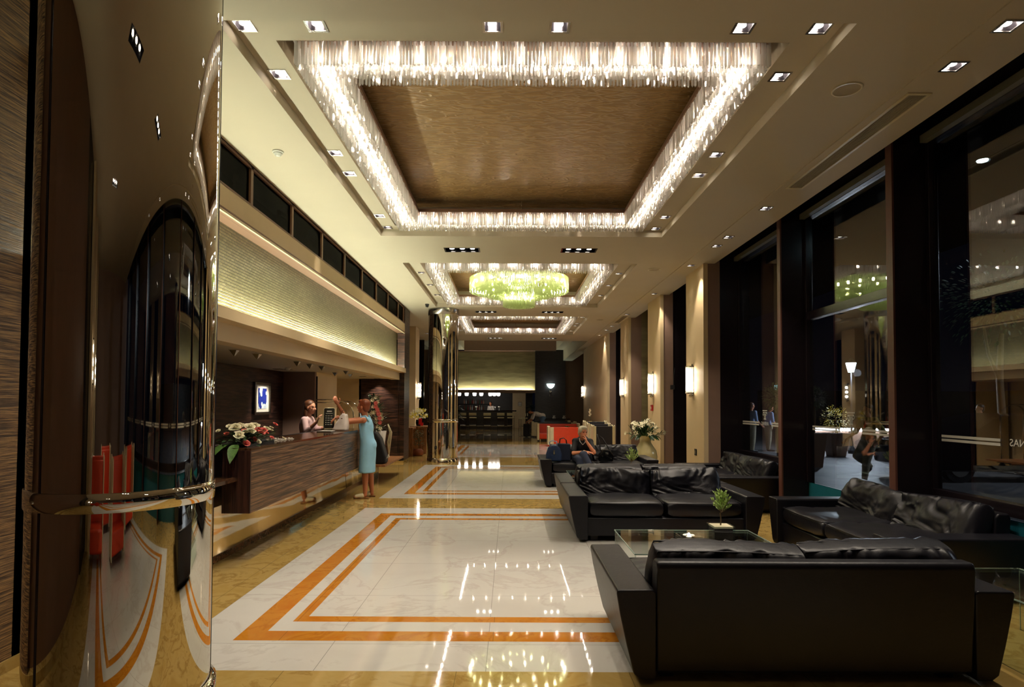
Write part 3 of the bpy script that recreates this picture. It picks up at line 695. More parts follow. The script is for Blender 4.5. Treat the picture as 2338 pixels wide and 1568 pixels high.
sets = [(DL1, ZR, 'square recessed downlight in the ceiling frame around the nearest chandelier', 'downlights around the nearest chandelier', E_SPOT),
        (DL2, ZR, 'square recessed downlight in the ceiling frame around the middle chandelier', 'downlights around the middle chandelier', E_SPOT),
        (DL3, ZR, 'square recessed downlight in the ceiling frame around the farthest chandelier', 'downlights around the farthest chandelier', E_SPOT),
        (DLS, ZC-.012, 'square downlight in the ceiling strip along the windows', 'downlights along the window strip', E_SPOT),
        (DLF, ZC, 'square recessed downlight in the ceiling left of the far mirror column', 'downlights left of the far column', E_SPOT*.5)]
ORD = ('first', 'second', 'third', 'fourth', 'fifth', 'sixth', 'seventh', 'eighth', 'ninth', 'tenth', 'eleventh', 'twelfth', 'thirteenth')
d0 = None
for pts, z, lab, grp, e in sets:
    for (x, y) in pts:
        if d0 is None: d0 = downlight(lab, grp); o = d0; o.location = (x, y, z)
        else: o = dup(d0, (x, y, z), 0, lab, grp)
        if pts is not DLS and pts is not DLF:
            cx_ = .2; sd = 'left' if x < cx_ else 'right'; mates = sorted(q[1] for q in pts if (q[0] < cx_) == (x < cx_) and abs(q[0]-cx_) > 1.8)
            if abs(x-cx_) > 1.8: o['label'] = '%s, %s side, %s from the camera' % (lab.split(' in the')[0]+' by the '+lab.split(' around the ')[1], sd, ORD[mates.index(y)])
            else: o['label'] = '%s, near edge, %s from the left' % (lab.split(' in the')[0]+' by the '+lab.split(' around the ')[1], ORD[sorted(q[0] for q in pts if abs(q[0]-cx_) <= 1.8).index(x)])
        else: o['label'] = lab+', '+ORD[sorted(q[1] for q in pts).index(y)]+' from the camera'
        spot(x, y, z-.012, e)
t0 = None
for i, (x0, x1, y0, y1) in enumerate(TRI):
    if t0 is None:
        t = thing('triple_spotlight', 'black recessed ceiling slot holding three spotlights', 'ceiling light', (0, 0, 0), group='triple spotlight slots', world=False); w_, d_ = (x1-x0)/2, (y1-y0)/2
        h = MB()
        for a in ((-w_, w_, -d_-.01, -d_, 0, .12), (-w_, w_, d_, d_+.01, 0, .12), (-w_-.01, -w_, -d_-.01, d_+.01, 0, .12), (w_, w_+.01, -d_-.01, d_+.01, 0, .12), (-w_, w_, -d_, d_, .12, .13)): h.box(*a)
        for a in ((-w_-.02, w_+.02, -d_-.02, -d_+.004), (-w_-.02, w_+.02, d_-.004, d_+.02), (-w_-.02, -w_+.004, -d_, d_), (w_-.004, w_+.02, -d_, d_)): h.box(*a, -.005, .001)
        build('housing', h, M['blackgloss'], t)
        for k in (-1, 0, 1):
            s = MB(); s.lathe([(.035, .115), (.050, .05), (.054, .024), (.046, .024), (.036, .09)], (k*.17, 0, 0), 16, cap=False); sp = build('spotlight', s, M['chrome'], t, smooth=True)
            s = MB(); s.lathe([(.004, .012), (.036, .018), (.034, .03)], (k*.17, 0, 0), 12); build('lamp', s, M['lamp'], sp, smooth=True)
        t0 = t
    else: t = dup(t0, (0, 0, 0))
    t.location = ((x0+x1)/2, (y0+y1)/2, ZC)
    t['label'] = ['black slot with three spotlights, left one between nearest and middle chandeliers', 'black slot with three spotlights, right one between nearest and middle chandeliers', 'black slot with three spotlights, left one behind the round chandelier', 'black slot with three spotlights, right one behind the round chandelier',
                  'small far slot of spotlights at the left end of the hall ceiling', 'small far slot of spotlights at the right end of the hall ceiling', 'ceiling spotlight slot behind the camera at left', 'ceiling spotlight slot behind the camera at right', 'ceiling spotlight slot farthest behind the camera'][i]
    for k in (-1, 0, 1): spot((x0+x1)/2+k*.17, (y0+y1)/2, ZC-.01, E_SPOT*(.6 if y0 > 5 else .25), 60)
# air grilles, speakers, smoke detectors
for i, (y0, y1, lab) in enumerate(((4.92, 7.09, 'long louvred air grille in the ceiling strip by the windows'), (17.5, 19.0, 'far louvred air grille in the ceiling strip beside the pillars'))):
    t = thing('air_grille', lab, 'air grille', (3.32, (y0+y1)/2, ZC-.012)); f = MB(); z = ZC-.012
    for a in ((3.22, 3.245, y0-.02, y1+.02), (3.395, 3.42, y0-.02, y1+.02), (3.245, 3.395, y0-.02, y0+.01), (3.245, 3.395, y1-.01, y1+.02)): f.box(*a, z-.008, z+.01)
    build('frame', f, M['cream'], t)
    f = MB()
    for k in range(8): x = 3.252+k*.0195; f.box(x, x+.006, y0, y1, z-.004, z+.008)
    build('louvre', f, M['speaker'], t); f = MB(); f.box(3.24, 3.40, y0, y1, z+.05, z+.06); build('duct', f, M['black'], t)
for (x, y, r, lab) in ((2.71, 4.87, .115, 'round ceiling speaker between the nearest recess and the window strip'), (2.72, 11.5, .115, 'round ceiling speaker right of the middle chandelier'), (2.72, 18.4, .115, 'round ceiling speaker right of the farthest chandelier')):
    t = thing('ceiling_speaker', lab, 'speaker', (x, y, ZC)); f = MB(); f.lathe([(r, 0), (r, -.008), (r-.015, -.010), (r-.015, 0)], (x, y, ZC), 36, cap=False); build('rim', f, M['cream'], t, smooth=True)
    f = MB(); f.lathe([(.005, -.004), (r-.014, -.006), (r-.014, 0)], (x, y, ZC), 36); build('grille', f, M['speaker'], t)
for (x, y, z, s_, lab) in ((-2.36, 6.15, ZC, 1, 'white round smoke detector on the ceiling above the reception'), (-4.03, 11.14, 2.19, 1, 'small white smoke detector on the low reception ceiling')):
    t = thing('smoke_detector', lab, 'smoke detector', (x, y, z)); f = MB(); f.lathe([(.055, 0), (.055, -.012), (.045, -.018), (.045, 0)], (x, y, z), 24); build('base', f, M['white'], t, smooth=True)
    f = MB(); f.lathe([(.045, -.018), (.04, -.03), (.028, -.034), (.028, -.046), (.005, -.05)], (x, y, z), 24); build('head', f, M['white'], t, smooth=True)
t = thing('security_camera', 'small black dome camera on the ceiling above the far column', 'camera', (-2.12, 15.65, ZC)); f = MB(); f.lathe([(.05, 0), (.055, -.03), (.04, -.035)], (-2.12, 15.65, ZC), 16); build('mount', f, M['black'], t, smooth=True)
f = MB(); f.ell((-2.12, 15.65, ZC-.05), (.04, .04, .04)); build('dome', f, M['blackgloss'], t, smooth=True)
# pyramid spotlights under the reception soffit
PY = [(-3.32, 7.38), (-3.28, 7.95), (-3.26, 9.4), (-3.26, 10.0), (-3.24, 10.57), (-3.62, 12.7), (-3.23, 12.1), (-3.46, 13.3)]
p0 = None
for i, (x, y) in enumerate(PY):
    if p0 is None:
        t = thing('pyramid_spotlight', '', 'spotlight', (x, y, 2.19), group='pyramid spotlights', world=False); s = MB(); w_ = .044
        s.add([(-w_, -w_, -.01), (w_, -w_, -.01), (w_, w_, -.01), (-w_, w_, -.01), (0, 0, -.085)], [(0, 1, 2, 3), (0, 4, 1), (1, 4, 2), (2, 4, 3), (3, 4, 0)]); build('pyramid_shade', s, M['chrome_soft'], t)
        s = MB(); s.box(-.05, .05, -.05, .05, -.01, 0); build('ceiling_plate', s, M['chrome'], t); p0 = t
    else: t = dup(p0, (x, y, 2.19))
    t['label'] = 'chrome inverted pyramid spotlight under the reception soffit, ' + ['nearest the mirror column', 'second from the mirror column', 'third from the mirror column', 'fourth from the mirror column', 'fifth from the mirror column', 'set back toward the beige niche', 'above the receptionist\'s end of the counter', 'farthest one over the luggage trolley'][i]
for i, (x, y) in enumerate(((-4.35, 11.5), (-3.43, 15.9), (-3.5, 14.6), (-4.2, 11.6), (-3.1, 10.2), (-3.1, 7.6), (-3.1, 13.4))):  # the downlight at the mauve wall is added to brighten that wall
    t = dup(d0, (x, y, 2.188), 0, 'square downlight in the low reception ceiling, '+('above the framed picture', 'before the dark end wall', 'near the luggage trolley', 'added to brighten the mauve wall', 'above the receptionist', 'above the roses', 'above the tall flowers')[i], 'reception downlights'); spot(x, y, 2.17, E_SPOT*.45, 100)
# ------------------------------------------------------------------ mirror columns
def mirror_col(x, y, r, label):
    t = thing('mirror_column', label, 'column', (x, y, 0))
    s = MB(); s.lathe([(r, .05), (r, ZC-.16)], (x, y, 0), 96, cap=False); build('shaft', s, M['mirrorcol'], t, smooth=True)
    s = MB(); s.lathe([(r+.03, 0), (r+.03, .10), (r+.002, .11)], (x, y, 0), 72, cap=False); build('base_ring', s, M['mirrorcol'], t, smooth=True)
    s = MB(); s.lathe([(r+.002, ZC-.17), (r+.02, ZC-.165), (r+.02, ZC)], (x, y, 0), 72, cap=False); build('top_ring', s, M['chrome_soft'], t, smooth=True)
    s = MB(); s.lathe([(r+.002, 1.05), (r+.008, 1.052), (r+.008, 1.138), (r+.002, 1.14), (r+.002, 1.05)], (x, y, 0), 96, cap=False); g = build('guard_band', s, M['mirrorcol'], t, smooth=True)
    for k in range(8):
        a = k*math.pi/4+.3; s = MB(); s.cyl((x+(r+.004)*math.cos(a), y+(r+.004)*math.sin(a), 1.095), (x+(r+.012)*math.cos(a), y+(r+.012)*math.sin(a), 1.095), .009, seg=10); build('screw', s, M['chrome'], g)
    for a in (R(-112), R(-168), R(30)):
        s = MB(); px, py = x+(r-.001)*math.cos(a), y+(r-.001)*math.sin(a); s.cyl((px, py, .1), (px, py, ZC-.17), .006, seg=8); build('seam', s, M['darkframe'], t)
    return t
mirror_col(-1.955, 3.14, .405, 'large mirror-polished steel column close to the camera at the left')
mirror_col(-1.79, 16.58, .40, 'mirror-polished steel column in the distance left of the bar')

# ------------------------------------------------------------------ reception
t = thing('reception_counter', 'long zebrano veneered reception counter floating on a mirror plinth', 'counter', (-2.7, 8.2, 0))
s = MB(); s.box(-2.50, -2.48, 5.92, 10.80, .49, 1.09); build('front_panel', s, M['zebra'], t)
s = MB(); s.box(-2.75, -2.4805, 5.90, 5.92, .49, 1.09); build('end_panel', s, M['zebra_end'], t)
s = MB(); s.box(-2.75, -2.50, 5.92, 10.80, .50, 1.08); s.box(-2.50, -2.48, 10.80, 10.82, .49, 1.09); build('slab_core', s, M['zebra_end'], t)
s = MB(); s.box(-2.98, -2.4805, 5.91, 10.81, 1.09, 1.112); build('countertop', s, M['zebra_top'], t)
s = MB(); s.box(-3.28, -2.75, 5.98, 10.78, .78, 1.08); s.box(-3.28, -2.9, 4.3, 5.98, .78, 1.06); build('inner_body', s, M['wengedark'], t)
s = MB(); s.box(-3.1, -2.60, 5.35, 5.895, .80, .835); build('side_shelf', s, M['zebra_top'], t)
s = MB(); s.prism([(-3.28, .07), (-2.84, .07), (-2.90, .78), (-3.28, .78)], 'y', 4.3, 10.75); build('mirror_plinth', s, M['mirrorsteel'], t)
s = MB(); s.box(-3.28, -2.83, 4.3, 10.75, 0, .07); build('skirting', s, M['fl_brown'], t)
t = thing('low_platform', 'low mirror-clad platform beyond the reception counter under the tall flowers', 'platform', (-3.0, 12, 0))
s = MB(); s.prism([(-3.28, .07), (-2.84, .07), (-2.863, .34), (-3.28, .34)], 'y', 10.77, 13.3); build('mirror_plinth', s, M['mirrorsteel'], t)
s = MB(); s.box(-3.28, -2.83, 10.77, 13.3, 0, .07); build('skirting', s, M['fl_brown'], t)
s = MB(); s.box(-3.3, -2.36, 11.7, 13.75, .34, .375); s.box(-3.28, -2.9, 13.3, 13.7, 0, .34); build('top_board', s, M['oak'], t)
t = thing('back_desk', 'dark wooden staff desk behind the reception counter', 'desk', (-3.9, 10.6, 0))
s = MB(); s.box(-4.5, -3.85, 8.2, 12.4, .02, .84); build('cabinet', s, M['wengedark'], t)
s = MB(); s.box(-4.52, -3.8, 8.15, 12.45, .84, .87); build('worktop', s, M['blackgloss'], t)
t = thing('computer_monitor', 'dark computer monitor on the staff desk behind the receptionist', 'monitor', (-4.1, 9.8, .87))
s = MB(); s.box(-4.13, -4.1, 9.6, 10.02, .93, 1.13); build('screen', s, M['blackgloss'], t, bevel=.006)
s = MB(); s.box(-4.14, -4.11, 9.79, 9.83, .88, .95); s.box(-4.2, -4.04, 9.72, 9.9, .87, .885); build('stand', s, M['black'], t)
# things on the counter
t = thing('notepad', 'white paper pad lying on the counter by the receptionist', 'notepad', (-2.75, 9.45, 1.112))
s = MB(); s.box(-2.9, -2.68, 9.25, 9.5, 1.112, 1.122); build('board', s, M['chrome_soft'], t); s = MB(); s.box(-2.89, -2.69, 9.26, 9.49, 1.122, 1.13); build('paper', s, M['whitecloth'], t)
t = thing('bead_string', 'string of pearly white beads lying on the counter beside the flowers', 'beads', (-2.75, 6.9, 1.112))
s = MB()
for k in range(46): s.ell((-2.72-.11*math.sin(k*.55)*math.exp(-k*.01)+random.uniform(-.02, .02), 6.55+k*.021, 1.1225), (.009, .009, .009), u=8, v=5)
build('beads', s, M['gold_leg'], t, smooth=True, kind='stuff'); s = MB(); s.tube([(-2.72-.11*math.sin(k*.55), 6.55+k*.021, 1.116) for k in range(46)], .0018, 4); build('string', s, M['white'], t)
# menu board
t = thing('menu_sign', 'dark information sign with rounded corners and white symbols standing on the counter', 'sign', (-2.86, 10.35, 1.112), world=False)
t.location = (-2.93, 9.98, 1.121); t.scale = (1.12, 1.12, 1.12); t.rotation_euler = (R(-12), 0, R(12))
s = MB(); pr = []
for cxx, cz, a0 in ((.055, .035, -90), (.055, .295, 0), (-.055, .295, 90), (-.055, .035, 180)):
    pr += [(cxx+.02*math.cos(R(a0+k*30)), cz+.02*math.sin(R(a0+k*30))) for k in range(4)]
s.prism(pr, 'y', -.006, .006); b0 = build('board', s, M['blackgloss'], t)
s = MB(); s.tube([(u, 0, v) for u, v in pr], .007, 6, closed=True); build('rim', s, M['cream'], t, smooth=True)
s = MB()
for k in range(5):
    s.ell((-.045, -.008, .20-k*.032), (.007, .002, .007), u=8, v=4)
    s.box(-.025, .005, -.0085, -.006, .197-k*.032, .203-k*.032); s.box(.015, .045, -.0085, -.006, .197-k*.032, .203-k*.032)
s.box(-.05, .05, -.0085, -.006, .232, .238); s.box(-.035, .035, -.0085, -.006, .26, .275); build('symbols', s, M['white'], t)
s = MB(); s.box(-.06, .06, -.02, .05, 0, .012); build('foot', s, M['cream'], t)
# framed picture
t = thing('framed_picture', 'silver framed blue abstract print on the dark reception wall', 'picture', (-4.64, 11.45, 1.33))
s = MB(); y0, y1, z0, z1 = 11.12, 11.84, 1.33, 1.93
for a in ((y0, y1, z0, z0+.05), (y0, y1, z1-.05, z1), (y0, y0+.05, z0+.05, z1-.05), (y1-.05, y1, z0+.05, z1-.05)): s.box(-4.645, -4.60, *a)
build('frame', s, M['chrome_soft'], t, bevel=.008)
s = MB(); s.box(-4.645, -4.625, y0+.05, y1-.05, z0+.05, z1-.05); build('mat_board', s, M['white'], t)
s = MB(); s.box(-4.626, -4.62, y0+.17, y1-.17, z0+.11, z1-.11); build('print', s, M['picblue'], t)
TX, TY = -.43, 1.5
# luggage trolley
t = thing('luggage_trolley', 'chrome arched bellhop luggage trolley behind the reception counter', 'trolley', (-3.93, 14.5, 0))
s = MB(); s.box(-3.85, -3.15, 12.6, 13.5, .18, .24); s.v = [(q[0]+TX, q[1]+TY, q[2]) for q in s.v]; build('deck', s, M['blackcloth'], t, bevel=.02)
for dy in (12.72, 13.38):
    s = MB(); pts = [(-3.82, dy, .24), (-3.82, dy, 1.2)]+[(-3.5-.32*math.cos(a), dy, 1.25+.34*math.sin(a)) for a in [k*math.pi/10 for k in range(11)]]+[(-3.18, dy, 1.2), (-3.18, dy, .24)]
    s.tube(pts, .018, 10); s.v = [(q[0]+TX, q[1]+TY, q[2]) for q in s.v]; build('arch', s, M['chrome'], t, smooth=True)
s = MB(); s.tube([(-3.5, 12.72, 1.59), (-3.5, 13.38, 1.59)], .015, 8); s.v = [(q[0]+TX, q[1]+TY, q[2]) for q in s.v]; build('top_rail', s, M['chrome'], t, smooth=True)
for wx in (-3.78, -3.22):
    for wy in (12.7, 13.4): s = MB(); s.cyl((wx-.02, wy, .09), (wx+.02, wy, .09), .09, seg=18); s.v = [(q[0]+TX, q[1]+TY, q[2]) for q in s.v]; build('wheel', s, M['black'], t, smooth=True)
for wx in (-3.78, -3.22):
    for wy in (12.7, 13.4): s = MB(); s.cyl((wx, wy, .09), (wx, wy, .2), .012, seg=8); s.v = [(q[0]+TX, q[1]+TY, q[2]) for q in s.v]; build('caster_fork', s, M['chrome'], t)
t = thing('coat_hook_rail', 'chrome rail fixed to the beige jamb behind the receptionist', 'rail', (-3.95, 12.5, 1.6))
s = MB(); s.box(-3.99, -3.97, 12.66, 12.69, 1.25, 2.1); build('mount', s, M['black'], t)
for z in (1.56, 1.62): s = MB(); s.tube([(-3.98, 12.64, z), (-3.62, 12.64, z)], .012, 8); build('bar', s, M['chrome'], t, smooth=True)

# ------------------------------------------------------------------ sofas
def sgn(v, p): return math.copysign(abs(v)**p, v)
def cushion(w, d, h, seed=0, n=30, e=.55, p=4, wr=.012, boxy=.0, mode='back'):
    """puffy leather cushion centred on origin, thickness h along z, w along x, d along y"""
    mb = MB(); rows = []
    for side in (1, -1):
        vs = []; 
        for j in range(n+1):
            for i in range(n+1):
                a, b_ = -1+2*i/n, -1+2*j/n
                # crowd samples to the rim
                a, b_ = math.sin(a*math.pi/2), math.sin(b_*math.pi/2)
                k = math.sqrt(max(0, 1-a**p)*max(0, 1-b_**p)); t_ = e*(k**.35)+(1-e)*k
                x = w/2*a*(1-.05*b_*b_); y = d/2*b_*(1-.05*a*a)
                z = side*h/2*t_
                q = Vector((x*5+seed*7.3, y*5, side*3.1+seed))
                if mode == 'back':
                    wv = 1.6*noise.noise(Vector((x*3.1, y*3.7, seed))); ww = 1.6*noise.noise(Vector((x*2.3+9, y*4.1, seed+3)))
                    # gathers fan out from the lower inner corner and hang from the top seam
                    ang = math.atan2(b_+1.15, (a+.95 if seed % 2 else .95-a)); f1 = noise.noise(Vector((ang*9+wv, math.hypot(a, b_)*1.3+ww, side+seed)))
                    f2 = noise.noise(Vector((x*12+wv*1.3, y*4+ww, side*2+seed))); m1 = max(0, min(1, .5-b_*.9)); fold = f1*m1+f2*(1-m1)
                    z += side*wr*2.4*(.28-abs(fold)*1.7)*k**.4*(.35+.65*abs(b_)) + side*wr*1.8*noise.noise(q*.7)*k
                else:
                    fold = noise.noise(Vector((x*4+seed, y*13+2*noise.noise(Vector((x*2, y*2, seed))), side)))
                    z += side*wr*1.4*(abs(fold)*-1.2+.2)*k**.4*(.3+abs(a)**2) + side*wr*noise.noise(q*.6)*k
                vs.append((x, y, z))
        rows.append(vs)
    m = n+1
    fs = [(j*m+i, j*m+i+1, (j+1)*m+i+1, (j+1)*m+i) for j in range(n) for i in range(n)]
    mb.add(rows[0], fs); mb.add(rows[1], [f[::-1] for f in fs])
    loop = [(-1+2*k/24, -1) for k in range(24)]+[(1, -1+2*k/24) for k in range(24)]+[(1-2*k/24, 1) for k in range(24)]+[(-1, 1-2*k/24) for k in range(24)]
    pts = [(w/2*a*(1-.05*b_*b_), d/2*b_*(1-.05*a*a), 0) for a, b_ in loop]
    return mb, pts
def xform(mb, mat):
    mb.v = [tuple(mat @ Vector(v)) for v in mb.v]; return mb
def make_sofa(label, seed=1):
    t = thing('leather_sofa', label, 'sofa', (0, 0, 0), group=None, world=False)
    s = MB(); s.prism([(-.92, .06), (.92, .06), (.92, .27), (-.92, .27)], 'y', -.50, .42); build('base', s, M['leather'], t, bevel=.02)
    s = MB()
    for x in (-.8, .8):
        for y in (-.4, .4): s.box(x-.04, x+.04, y-.04, y+.04, 0, .07)
    build('feet', s, M['black'], t)
    for sg in (-1, 1):
        s = MB(); pr = [(.885, .03), (.97, .03), (1.01, .06), (1.05, .22), (1.085, .38), (1.105, .50), (1.10, .522), (.90, .525), (.885, .51)]
        pr = [(sg*a, b_) for a, b_ in pr]; s.prism(pr, 'y', -.56, .56); build('arm', s, M['leather'], t, bevel=.022, bseg=3)
    s = MB(); s.prism([(.40, .06), (.54, .06), (.575, .64), (.56, .68), (.47, .68), (.44, .64)], 'x', -.883, .883); build('back_panel', s, M['leather'], t, bevel=.018, bseg=3)
    for sg in (-1, 1):
        mb, pts = cushion(.875, .82, .19, seed+sg, 34, .92, 8, .012, mode='seat')
        xm = Matrix.Translation((sg*.441, -.115, .36)); xform(mb, xm); o = build('seat_cushion', mb, M['leather'], t, smooth=True)
        pm = MB(); pm.tube([xm @ Vector(p)+Vector((0, 0, .072)) for p in pts], .006, 5, closed=True); build('piping', pm, M['leather'], o, smooth=True)
        mb, pts = cushion(.90, .42, .24, seed*2+sg+5, 56, .5, 5, .022)
        xm = Matrix.Translation((sg*.443, .31+.02*sg*(seed % 2), .535)) @ Matrix.Rotation(R(72+2*sg*((seed*3) % 3-1)), 4, 'X') @ Matrix.Rotation(R(1.6*sg*(seed % 3)), 4, 'Z')
        xform(mb, xm); o = build('back_cushion', mb, M['leather'], t, smooth=True)
        for off in (.055, -.055):
            pm = MB(); pm.tube([xm @ (Vector((p[0]*.965, p[1]*.965, off))) for p in pts], .006, 5, closed=True); build('piping', pm, M['leather'], o, smooth=True)
    return t
SOFA = [((1.705, 3.99, 0), math.pi, 'black leather sofa nearest the camera, seen from behind'),
        ((1.775, 7.48, 0), 0, 'black leather sofa facing the camera behind the glass coffee table with the potted olive'),
        ((1.78, 8.66, 0), math.pi, 'black leather sofa standing back to back with the one facing the glass coffee table'),
        ((1.68, 12.0, 0), 0, 'black leather sofa on which the grey-haired woman sits'),
        ((3.50, 5.88, 0), -math.pi/2, 'black leather sofa under the windows beside the glass coffee table'),
        ((3.50, 9.83, 0), -math.pi/2, 'black leather sofa standing against the windows beside the first beige pillar')]
for i, (loc, rz, lab) in enumerate(SOFA):
    s_ = make_sofa(lab, i+1); s_.location = loc; s_.rotation_euler = (0, 0, rz); s_['group'] = 'black leather sofas of the lounge'

# ------------------------------------------------------------------ glass tables
def glass_table(label, x0, x1, y0, y1, h=.40, inner=True):
    t = thing('glass_table', label, 'table', ((x0+x1)/2, (y0+y1)/2, 0))
    s = MB(); s.box(x0, x1, y0, y1, h-.012, h); build('table_top', s, M['tglass'], t)
    s = MB()
    for a in ((x0, x1, y0, y0+.004), (x0, x1, y1-.004, y1), (x0, x0+.004, y0, y1), (x1-.004, x1, y0, y1)): s.box(*a, h-.008, h+.0005)
    build('polished_edge', s, M['edgeglass'], t)
    for xx in (x0+.006, x1-.018): s = MB(); s.box(xx, xx+.012, y0+.01, y1-.01, 0, h-.013); build('side_panel', s, M['tglass'], t)
    for xx in (x0+.006, x1-.010):
        for yy in (y0+.008, y1-.010): s = MB(); s.box(xx, xx+.004, yy, yy+.003, 0, h-.013); build('panel_edge', s, M['edgeglass'], t)
    if inner: s = MB(); s.box(x0+.14, x1-.14, y0+.1, y1-.1, .13, .14); s.box(x0+.14, x1-.14, y1-.1, y1-.096, .127, .142); build('lower_shelf', s, M['tglass'], t)
    return t
glass_table('low clear glass coffee table holding the potted olive and a glass block', .97, 2.2, 4.76, 5.68)
glass_table('clear glass coffee table in front of the seated woman', .99, 2.2, 9.75, 10.7)
glass_table('clear glass side table at the right edge of the photo', 2.97, 3.57, 3.45, 4.32, .42, False)
glass_table('small clear glass table beside the dark booth benches', 2.35, 3.1, 14.6, 15.4, .42, False)
# glass block ashtray
t = thing('glass_ashtray', 'thick clear glass block with a bright glowing core on the coffee table', 'ashtray', (1.60, 5.12, .40))
s = MB(); s.box(1.40, 1.58, 5.02, 5.20, .401, .475); build('block', s, M['clearglass'], t, bevel=.008)
s = MB(); s.lathe([(.03, .47), (.033, .474), (.045, .476), (.05, .472)], (1.49, 5.11, 0), 20, cap=False); s.cyl((1.49, 5.11, .44), (1.49, 5.11, .462), .022, seg=16); build('core_cup', s, M['white'], t)
s = MB(); s.ell((1.49, 5.11, .472), (.012, .012, .02), u=8, v=6); build('glow_core', s, M['lamp'], t, smooth=True)  # small emissive core added inside the glass block
def olive_tree(label, x, y, z, h=.40, r=.10, seed=1, cube=.15, leaves=520):
    rnd = random.Random(seed)
    t = thing('potted_olive', label, 'potted plant', (x, y, z)); c2 = cube/2
    s = MB(); w_ = .008
    for a in ((-c2, c2, -c2, -c2+w_), (-c2, c2, c2-w_, c2), (-c2, -c2+w_, -c2+w_, c2-w_), (c2-w_, c2, -c2+w_, c2-w_)): s.box(x+a[0], x+a[1], y+a[2], y+a[3], z+.001, z+cube)
    s.box(x-c2+w_, x+c2-w_, y-c2+w_, y+c2-w_, z+.001, z+.03); build('glass_pot', s, M['tglass'], t)
    s = MB(); s.box(x-c2+.014, x+c2-.014, y-c2+.014, y+c2-.014, z+.036, z+cube-.02); build('soil', s, M['soil'], t)
    s = MB(); s.box(x-c2+.012, x+c2-.012, y-c2+.012, y+c2-.012, z+cube-.02, z+cube-.006); build('gravel', s, M['sand'], t)
    top = Vector((x+.01, y, z+h-r)); s = MB()
    s.tube([(x, y, z+cube-.02), (x+.003, y, z+cube+.05), (x-.004, y, z+h-r*1.9), tuple(top-Vector((0, 0, r*.8)))], [.006, .005, .005, .004], 7)
    tips = []
    for k in range(26):
        a = rnd.uniform(0, 6.28); el = rnd.uniform(-.35, 1.45); d = Vector((math.cos(a)*math.cos(el), math.sin(a)*math.cos(el), math.sin(el)))
        st = top-Vector((0, 0, r*.8)); en = top+d*r*rnd.uniform(.7, 1.05); mid = (st+en)/2+Vector((0, 0, -.01)); s.tube([st, mid, en], [.003, .002, .001], 4); tips.append((st, mid, en))
    build('trunk', s, M['bark'], t, smooth=True)
    s = MB()
    for k in range(leaves):
        st, mid, en = rnd.choice(tips); f = rnd.uniform(.25, 1.08); p = st.lerp(en, f); d = (en-st).normalized()+Vector((rnd.uniform(-.7, .7), rnd.uniform(-.7, .7), rnd.uniform(-.2, .8))); d.normalize()
        L = rnd.uniform(.018, .032); w_ = L*.2; a = d.orthogonal().normalized(); a = Matrix.Rotation(rnd.uniform(0, 6.28), 3, d) @ a; nn = d.cross(a)
        s.add([p, p+d*L*.5+a*w_, p+d*L, p+d*L*.5-a*w_, p+d*L*.5+nn*w_*.5], [(0, 1, 4), (1, 2, 4), (2, 3, 4), (3, 0, 4)])
    build('foliage', s, M['oliveleaf'], t)
    return t
olive_tree('small olive tree in a glass cube of soil on the nearest coffee table', 1.73, 5.04, .40, .44, .092, 3, cube=.175, leaves=900)
olive_tree('small olive tree on the farther coffee table before the seated woman', 2.0, 10.1, .40, .42, .115, 5, leaves=420)
# ------------------------------------------------------------------ sconces on the pillars
def sconce(label, x, y, z, side=-1):
    t = thing('wall_sconce', label, 'wall lamp', (x, y, z), group=None)
    s = MB()
    rings_ = []
    for zz in (z-.24, z+.24):
        rings_.append([(x+side*(.012+.115*math.sin(a)), y-.10*math.cos(a), zz) for a in [k*math.pi/10 for k in range(11)]])
    s.ring(rings_, cap=False); build('glass_shade', s, M['shade'], t, smooth=True)
    for zz in (z-.26, z+.24):
        s = MB(); s.prism([(x+side*(.008+.124*math.sin(a)), y-.108*math.cos(a)) for a in [k*math.pi/10 for k in range(11)]], 'z', zz, zz+.02); build('end_cap', s, M['chrome'], t, smooth=False)
    for k in (-1, 0, 1): s = MB(); s.ell((x+side*.06, y, z+k*.15), (.034, .034, .042), u=10, v=7); build('bulb', s, M['sconcebulb'], t, smooth=True)
    s = MB(); s.box(min(x, x+side*.008), max(x, x+side*.008), y-.04, y+.04, z-.30, z+.30); build('back_plate', s, M['chrome_soft'], t)
    s = MB(); s.ell((x+side*.04, y, z-.30), (.035, .035, .035), u=12, v=8); build('finial', s, M['chrome'], t, smooth=True)
    return t
sconce('chrome and glass wall sconce with three bulbs on the nearest beige pillar', 3.465, 11.6, 2.02)
sconce('chrome and glass wall sconce on the second beige pillar, above the red call point', 3.465, 14.8, 2.05)
sconce('chrome and glass wall sconce on the third beige pillar', 3.465, 18.6, 2.07)
sconce('glowing wall sconce at the far edge of the last pillar', 3.465, 28.5, 2.15)
sconce('glowing wall sconce on the left-hand pillar behind the far column', -3.09, 20.6, 2.0, 1)
for i, y in enumerate((-2.1, -4.5)): sconce('glowing wall sconce behind the camera on a left pillar, %s' % ('nearer', 'farther')[i], -2.71, y, 2.0, 1)
